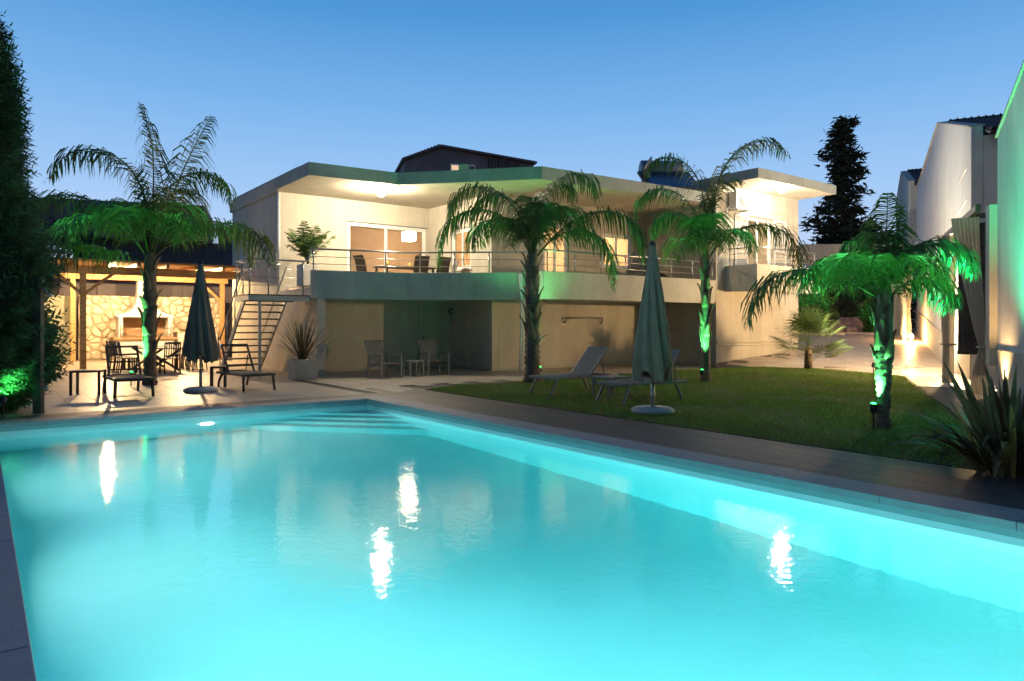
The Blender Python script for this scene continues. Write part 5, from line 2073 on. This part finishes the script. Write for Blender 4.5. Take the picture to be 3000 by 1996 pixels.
# ================================================================== GABLED HOUSES ON THE RIGHT
def gabled_house(label, t0, tp, t1, z0, zp, z1, base0, depth, eave_lo=.9, eave_hi=.0, name='gabled_house', off=0.0):
    """white gable wall facing the path; ridge runs away from it. t0 near end, tp peak, t1 far end"""
    r = thing(name, label, 'house', Q0 + QN * off, RQ)      # local x along the path, local -y away from the lawn (w)
    prof = [(t0, base0 - .3), (t1, base0 - .3), (t1, z1), (tp, zp), (t0, z0)]
    n_ = len(prof)
    mb = MB()
    for w in (0, .28):
        mb.v += [(t, -w, z) for t, z in prof]
    mb.f = [tuple(reversed(range(n_))), tuple(range(n_, 2 * n_))] + [(i, (i + 1) % n_, n_ + (i + 1) % n_, n_ + i) for i in range(n_)]
    mb.build('gable_wall', M['stucco_white'], r, bevel=.02)
    for (ta, za), (tb, zb) in (((t0, z0), (tp, zp)), ((tp, zp), (t1, z1))):
        MB().bar((ta, -.14, za + .022), (tb, -.14, zb + .022), .36, .04).build('wall_coping', M['plinth'], r)
    MB().box(t0, t0 + .26, -depth, -.282, base0 - .3, z0 - .25).build('side_wall', M['stucco_white'], r)
    MB().box(t1 - .26, t1, -depth, -.282, base0 - .3, z1 - .25).build('side_wall', M['stucco_white'], r)
    # roof planes of barrel tiles behind the parapet gable
    def slope(ta, za, tb, zb):
        L = sqrt((tb - ta) ** 2 + (zb - za) ** 2)
        ang = atan2(zb - za, tb - ta)
        deck = MB()
        deck.bar((ta, -depth / 2 - .15, za - .16), (tb, -depth / 2 - .15, zb - .16), depth - .3, .08, (0, 0, 1))
        deck.build('roof_deck', M['dark_wood'], r)
        nt_ = max(1, int(L / .36))
        # one barrel tile
        tl = MB()
        for i in range(2):
            for q in range(6):
                th = pi * q / 5
                rad = .105 - .012 * i
                tl.v.append((i * .42, rad * cos(th), rad * .75 * sin(th)))
        for q in range(5):
            tl.f.append((q, q + 1, 6 + q + 1, 6 + q))
        me = tl.mesh('roof_tile', M['roof_tile'], True)
        cnt = 0
        far = MB()
        vs = [v.co.copy() for v in me.vertices]
        fs = [tuple(p.vertices) for p in me.polygons]
        for row in range(int((depth - .5) / .215)):
            w = .42 + row * .215
            for k in range(nt_ + 1):
                u = k / nt_
                x, z = ta + (tb - ta) * u, za + (zb - za) * u - .105
                if cnt < 70 and row < 4:
                    inst('roof_tile', me, r, (x, -w, z), (0, -ang, 0))
                    cnt += 1
                else:
                    mt = Matrix.Translation((x, -w, z)) @ Matrix.Rotation(-ang, 4, 'Y')
                    far.add([mt @ v for v in vs], fs)
        if far.v:
            far.build('far_roof_tiles', M['roof_tile'], r, smooth=True)['kind'] = 'stuff'
    sl = (zp - z0) / (tp - t0)
    slope(t0 - eave_lo, z0 - eave_lo * sl + .02, tp, zp + .10)
    sl2 = (zp - z1) / (t1 - tp)
    slope(t1 + eave_hi, z1 - eave_hi * sl2 + .02, tp, zp + .10)
    return r


def wainscot(root, pts_t, w, h, ramp=True):
    """slightly proud plinth that follows the sloping path"""
    for ta, tb in zip(pts_t, pts_t[1:]):
        za, zb = ramp_z(QP(ta, 0).y), ramp_z(QP(tb, 0).y)
        mb = MB()
        mb.add([(ta, .0, za - .3), (tb, .0, zb - .3), (tb, .03, zb - .3), (ta, .03, za - .3),
                (ta, .0, za + h), (tb, .0, zb + h), (tb, .03, zb + h), (ta, .03, za + h)],
               [(3, 2, 1, 0), (4, 5, 6, 7), (0, 1, 5, 4), (1, 2, 6, 5), (2, 3, 7, 6), (3, 0, 4, 7)])
        mb.build('plinth', M['plinth'], root)


g1 = gabled_house('white gabled house with parapet wall and dark tiled eave in the middle of the row', 0, 7.6, 16.3, 6.8, 8.87, 8.0, 0, 7.0)
wainscot(g1, [0, 5.0, 10.0, 15.75, 16.3], 0, 1.08)
g2 = gabled_house('white gabled house washed green at the near end of the row beside the flax', -14.8, -10.4, -6.8, 5.0, 5.85, 4.93, 0, 7.0, eave_lo=.3, off=-.5)
wainscot(g2, [-14.8, -6.8], 0, 1.02)
g3 = gabled_house('white gabled house farthest up the ramp with dark tiled roof', 21.5, 27.0, 33.0, 9.3, 10.9, 9.6, 1.0, 7.0)


# porch between the two nearest gabled houses
def porch():
    r = thing('porch_frame', 'slim porch frame with overhead beam between the two nearer gabled houses', 'porch', Q0, RQ)
    # +y local points to the lawn
    MB().box(-5.9, -.9, .62, .72, 3.72, 3.86).build('beam', M['dark_wood'], r, bevel=.008)
    for t in (-1.15,):
        MB().box(t - .06, t + .06, .61, .73, 0, 3.718).build('post', M['stucco_white'], r, bevel=.006)
    for t in (-4.6, -2.8, -1.0):
        MB().bar((t, .6, 3.79), (t, -2.0, 3.95), .07, .10).build('rafter', M['dark_wood'], r)
    for z in (4.5, 5.3):
        MB().bar((-.02, .3, z), (-1.5, .3, z + .12), .02, .03).build('awning_bracket', M['steel'], r)
    MB().box(-6.78, -.02, -2.3, -2.1, 0, 6.2).build('recess_wall', M['stucco_white'], r)
    # shutter casing beside the near house
    MB().box(-6.775, -6.42, .36, .62, .72, 3.72).build('shutter_casing', M['plinth'], r, bevel=.01)
    MB().box(-6.415, -6.1, .38, .58, .72, 3.72).build('shutter_casing', M['plinth'], r, bevel=.01)
    return r


porch()


def curtain(label, t, w, width, z_top, z_bot, z_tie, tie_w, seed, shift=0.0):
    r = thing('curtain', label, 'curtain', QP(t, -w, 0), RQ - pi / 2)
    rs = random.Random(seed)
    n, m = 60, 40
    mb = MB()
    for i in range(m + 1):
        z = z_top + (z_bot - z_top) * i / m
        if z > z_tie:
            u = (z - z_tie) / (z_top - z_tie)
            ww = tie_w + (width - tie_w) * u ** .75
            sh = shift * (1 - u) ** 1.2
        else:
            u = (z_tie - z) / (z_tie - z_bot)
            ww = tie_w + (width * .62 - tie_w) * (1 - (1 - u) ** 2)
            sh = shift * (1 - .25 * u)
        for k in range(n + 1):
            s = k / n - .5
            fold = .055 * sin(k * 2 * pi * 7 / n + .4 * sin(i * .15)) * min(1, ww / .5 + .15)
            mb.v.append((s * ww + sh, fold + .02 * sin(i * .3 + k * .2), z))
    for i in range(m):
        for k in range(n):
            a = i * (n + 1) + k
            mb.f.append((a, a + 1, a + n + 2, a + n + 1))
    mb.build('cloth', M['curtain'], r, smooth=True)
    MB().tube([(shift + (tie_w * .55 + .03) * cos(2 * pi * k / 14), .09 * sin(2 * pi * k / 14), z_tie) for k in range(15)], .022, 6, cap=False).build('tieback', M['curtain'], r, smooth=True)


curtain('long white curtain gathered at the far porch post', -2.05, .78, .42, 3.70, .04, 1.0, .24, 1, shift=.03)
curtain('white curtain tied back at its waist beside the near porch post', -5.2, .80, .50, 3.70, .04, 1.02, .11, 2, shift=.30)
bl = thing('woven_blind', 'dark woven roller blind hanging in the porch between the white curtains', 'blind', QP(-3.75, -.45, 0), RQ - pi / 2)
_sm = MB().box(-.30, .30, -.010, .010, -.039, .039).mesh('blind_slat', M['blind'])
z = .92
while z < 3.66:
    inst('blind_slat', _sm, bl, (0, random.uniform(-.004, .004), z), (.12, 0, 0))
    z += .072
MB().tube([(-.31, 0, .86), (.31, 0, .86)], .05, 10).build('bottom_roll', M['blind'], bl, smooth=True)
for x in (-.2, .2):
    MB().bar((x, -.018, .9), (x, -.018, 3.7), .012, .006).build('blind_cord', M['sling_grey'], bl)
# curtain at the far end of the path
curtain('white curtain lit green hanging at the far end of the tiled path', 15.2, .85, .7, 4.4, 1.0, 2.2, .35, 3, shift=.0)
curtain('white curtain lit warm hanging at the far end of the path beside an uplight', 13.4, .65, .7, 4.4, .95, 2.2, .3, 4, shift=.0)
MBp = MB().box(12.6, 16.4, .55, .95, 4.42, 4.6)
pr2 = thing('porch_beam', 'pale porch beam carrying the far curtains', 'beam', Q0, RQ)
MBp.build('beam', M['stucco'], pr2, bevel=.01)
for t in (12.65, 16.3):
    MB().box(t - .06, t + .06, .7, .82, .6, 4.418).build('post', M['stucco'], pr2, bevel=.006)

# terrace parapet wall bridging wing and gabled houses, with railing
bw = thing('bridge_wall', 'long low pale wall spanning behind the ramp at upper floor level', 'wall', (0, 0, 0), 0)
MB().box(14.6, 24, 40.2, 40.5, 4.9, 6.1).build('wall_panel', M['stucco'], bw, bevel=.02)
for x in (15.0, 23.6):
    MB().box(x - .2, x + .2, 40.25, 40.45, .8, 4.898).build('pier', M['stucco'], bw)

# ================================================================== BACKGROUND HOUSES
bh = thing('background_house', 'dark gabled house with one lit window behind the villa roof', 'house', (-3.2, 47, 0), radians(16))
mb = MB()
pr = [(-4.0, 0), (4.85, 0), (4.85, 12.5), (-1.65, 13.2), (-4.0, 12.15)]
for y in (0, 8):
    mb.v += [(x, y, z) for x, z in pr]
mb.f = [tuple(range(5)), tuple(reversed(range(5, 10)))] + [((i + 1) % 5, i, 5 + i, 5 + (i + 1) % 5) for i in range(5)]
mb.build('wall', M['dark_wall2'], bh)
for i, (p, q) in enumerate(((pr[4], pr[3]), (pr[3], pr[2]))):
    MB().bar((p[0] - .15 * (1 - i), 3.9, p[1] + .08), (q[0] + .15 * i, 3.9, q[1] + .08), 8.6, .14).build('roof_plane', M['dark_wall'], bh)
for k in range(11):
    x = -4.0 + k * .22
    MB().lathe([(.09, 0), (.07, .09)], 8, (x, -.3, 12.28 + k * .098)).build('verge_tile', M['roof_tile'], bh)
w_ = MB().box(-.95, .75, -.06, -.01, 10.9, 12.2).build('window', M['white_alu'], bh)
MB().box(-.87, -.14, -.08, -.061, 11.0, 12.1).build('pane', glow('lit_pane', (1, .72, .45), .55), w_)
MB().box(-.04, .67, -.08, -.061, 11.0, 12.1).build('pane', M['dark_wall'], w_)
for k in range(11):
    MB().bar((1.7 + k * .21, -.06, 10.5), (1.7 + k * .21, -.06, 12.72 - k * .022), .05 + .05 * (k % 3 == 0), .04).build('fence_bar', M['black'], bh)
for k, (a, b, h) in enumerate(((3.3, 3.8, 1.3), (3.42, 3.8, .9), (4.3, 3.6, .7), (4.42, 3.6, .8))):
    o = thing('rebar_rod', 'thin dark starter rod on the villa roof before the background house', 'rod', HP(a, b, 6.36), 0, 'starter rods on the main villa roof')
    MB().tube([(0, 0, -.02), (.02, 0, h)], .016, 5).build('rod', M['rebar'], o)

lb = thing('neighbour_building', 'dark flat-roofed neighbour building behind the pergola', 'house', (-23.5, 42.5, 0), R0 * .5)
MB().box(-2.6, 13.5, 0, 9, 0, 6.6).build('wall', M['dark_wall'], lb)
MB().box(-6.2, 4.6, -1.2, 5, 6.602, 8.75).build('upper_storey', M['dark_wall'], lb)
MB().box(5.2, 14.6, -.4, 9, 7.2, 7.5).build('roof_slab', M['dark_wall'], lb)
MB().box(5.3, 14.4, -.1, .1, 6.602, 7.19).build('upper_wall', M['dark_wall'], lb)
for x in (-1.2, 2.2, 8.0, 11.2):
    w_ = MB().box(x, x + 1.1, -.06, -.002, 3.9, 5.2).build('window', M['black'], lb)
    MB().box(x + .08, x + 1.02, -.075, -.061, 3.98, 5.12).build('pane', M['glass'], w_)
nf = thing('boundary_wall', 'tall dark boundary wall rising behind the fieldstone wall', 'wall', HP(0, 12.2, 0), R0)
MB().box(-11, 3.5, 0, .25, 0, 3.5).build('wall_panel', M['dark_wall'], nf)
for x in (-9.4, -6.2, -3.6, -.2):
    MB().box(x - .1, x + .1, -.1, -.002, 0, 3.52).build('wall_pier', M['dark_wall'], nf)

# ------------------------------------------------------------------ shower by the conifer
sh = thing('garden_shower', 'slim dark garden shower column with curved chrome head by the conifer', 'shower', (-7.92, 11.75, 0), 0)
MB().box(-.07, .07, -.05, .05, 0, 2.28).build('column', M['dark_wood'], sh, bevel=.008)
MB().tube([(.03, -.05, 2.08), (.1, -.08, 2.10), (.17, -.08, 2.06), (.22, -.08, 1.98)], .012, 8).build('arm', M['steel'], sh, smooth=True)
hd = MB().lathe([(.015, .05), (.05, .01), (.055, -.01), (.02, -.012)], 16).build('shower_head', M['steel'], sh, smooth=True)
hd.matrix_local = Matrix.Translation((.24, -.08, 1.96)) @ Matrix.Rotation(radians(-35), 4, 'Y')
MB().tube([(.07, -.03, .42), (.16, -.03, .42)], .018, 8).build('tap', M['steel'], sh, smooth=True)
MB().tube([(.15, -.03, .37), (.15, -.03, .47)], .02, 8).build('tap_handle', M['steel'], sh, smooth=True)


# ================================================================== GARDEN LIGHTS
def garden_spot(label, loc, target, power, col, lens, size=70, blend=.5, group=None, name='garden_spotlight', r=.05, lamp_r=.03):
    r0_ = thing(name, label, 'spotlight', loc, 0, group)
    v = (Vector(target) - Vector(loc) - Vector((0, 0, .28))).normalized()
    q = v.to_track_quat('Z', 'Y').to_matrix().to_4x4()
    MB().tube([(0, 0, -.03), (0, 0, .24)], .014, 6).build('stake', M['black'], r0_)
    body = MB().lathe([(.02, -.08), (r * .9, -.06), (r, .05), (r * 1.05, .06), (r * .85, .058), (r * .8, .035)], 18).build('housing', M['black'], r0_, smooth=True)
    body.matrix_local = Matrix.Translation((0, 0, .28)) @ q
    lo = MB().lathe([(r * .84, .057), (r * .6, .07), (r * .3, .078), (.004, .08)], 18).build('lens', lens, r0_, smooth=True)
    lo.matrix_local = Matrix.Translation((0, 0, .28)) @ q
    ld = bpy.data.lights.new('bulb', 'SPOT')
    ld.energy = power
    ld.color = col
    ld.spot_size = radians(size)
    ld.spot_blend = blend
    ld.shadow_soft_size = lamp_r
    l = bpy.data.objects.new('bulb', ld)
    COL.objects.link(l)
    l.parent = r0_
    l.matrix_local = Matrix.Translation(Vector((0, 0, .28)) + v * .10) @ (-v).to_track_quat('Z', 'Y').to_matrix().to_4x4()
    return r0_


GRN = (.10, 1, .26)
LG = M['lens_green']
GG = 'green palm spotlights'
garden_spot('green spotlight at the foot of the palm on the terrace', (-9.22, 17.0, 0), (-8.95, 17.25, 3.4), 560, GRN, LG, 75, group=GG)
garden_spot('green spotlight at the foot of the palm before the balcony', (.75, 19.0, .0), (.62, 18.45, 4.2), 420, GRN, LG, 115, group=GG)
garden_spot('green spotlight at the foot of the slender palm before the wing', (4.72, 17.45, .02), (4.92, 17.85, 3.0), 560, GRN, LG, 65, group=GG)
garden_spot('green spotlight on a stake beside the short stout palm', (5.13, 9.97, .02), (5.19, 10.03, 2.2), 420, GRN, LG, 80, group=GG, r=.05)
garden_spot('green spotlight under the corner conifer near the shower', (-8.15, 11.25, 0), (-8.6, 11.9, 1.0), 90, GRN, LG, 100, group=GG)
garden_spot('green spotlight at the foot of the shrub beside the wing', (14.9, 34.8, 1.05), (15.1, 35.3, 2.6), 160, GRN, LG, 90, group='green shrub spotlights')
garden_spot('green spotlight at the foot of the shrub behind the short palm', (18.3, 35.4, 1.05), (18.6, 36.1, 2.4), 160, GRN, LG, 90, group='green shrub spotlights')
# spotlights added to wash the facade and the near gable green
garden_spot('added green spotlight by the slender palm aimed up at the villa roof', (3.6, 16.9, .02), (-.5, 21, 5.4), 70, (.03, 1, .40), LG, 95, .9, group='added green wall-wash spotlights')
garden_spot('added green spotlight behind the flax aimed at the near gable wall', (6.44, 9.54, .0), QP(-8.6, -.45, 5.4), 1500, (.02, 1, .46), LG, 80, .8, group='added green wall-wash spotlights')

WRM = (1, .60, .24)


def wall_uplight(label, t, w, power, group='warm wall uplights along the gabled houses', tz=3.0, r=.05):
    p = QP(t, w)
    p.z = ramp_z(p.y)
    garden_spot(label, p, QP(t + .05, w * .45, p.z + tz), power, WRM, M['lens_warm'], 110, .8, group=group, name='wall_uplight')


wall_uplight('warm uplight at the foot of the near gabled house behind the flax', -7.7, -.70, 200)
garden_spot('added neutral white spotlight in the far lawn corner aimed at the middle gabled house', (10.6, 20.6, .02), (14.4, 24.6, 6.0), 1500, (1, .95, .80), M['lens_warm'], 130, .9, name='added_wall_spotlight')  # added to brighten the middle gable wall, no fitting known there
# lantern added behind the curtains to light the ramp and the wing's lower wall
ln = thing('added_wall_lantern', 'added amber wall lantern on the middle gabled house behind the long curtain', 'lamp', QP(2.0, -.03, 2.3), RQ)
MB().box(-.07, .07, 0, .03, -.12, .12).build('back_plate', M['black'], ln, bevel=.006)
MB().bar((0, .02, .1), (0, .16, .16), .02, .02).build('arm', M['black'], ln)
MB().lathe([(max(.004, .08 * sin(pi * k / 8)), .04 - .08 * cos(pi * k / 8)) for k in range(9)], 16, (0, .16, 0)).build('globe', glow('added_lantern_glow', (1, .64, .30), 5200), ln, smooth=True)
MB().lathe([(.09, .125), (.02, .17)], 14, (0, .16, 0)).build('cap', M['black'], ln)

# bright low globe at the far end of the path, where the photograph shows a burnt-out lamp
gl = thing('path_globe_lamp', 'burnt-out bright amber globe lamp low by the wall at the path end', 'lamp', QP(12.2, -.55, ramp_z(QP(12.2, 0).y)), 0)
MB().lathe([(.05, -.03), (.05, .02), (.03, .03), (.03, .2)], 14).build('lamp_base', M['black'], gl, smooth=True)
MB().lathe([(max(.004, .09 * sin(pi * k / 8)), .28 - .09 * cos(pi * k / 8)) for k in range(9)], 16).build('globe', glow('path_globe', (1, .50, .16), 1300), gl, smooth=True)

# dusk haze is negligible at this range: none built
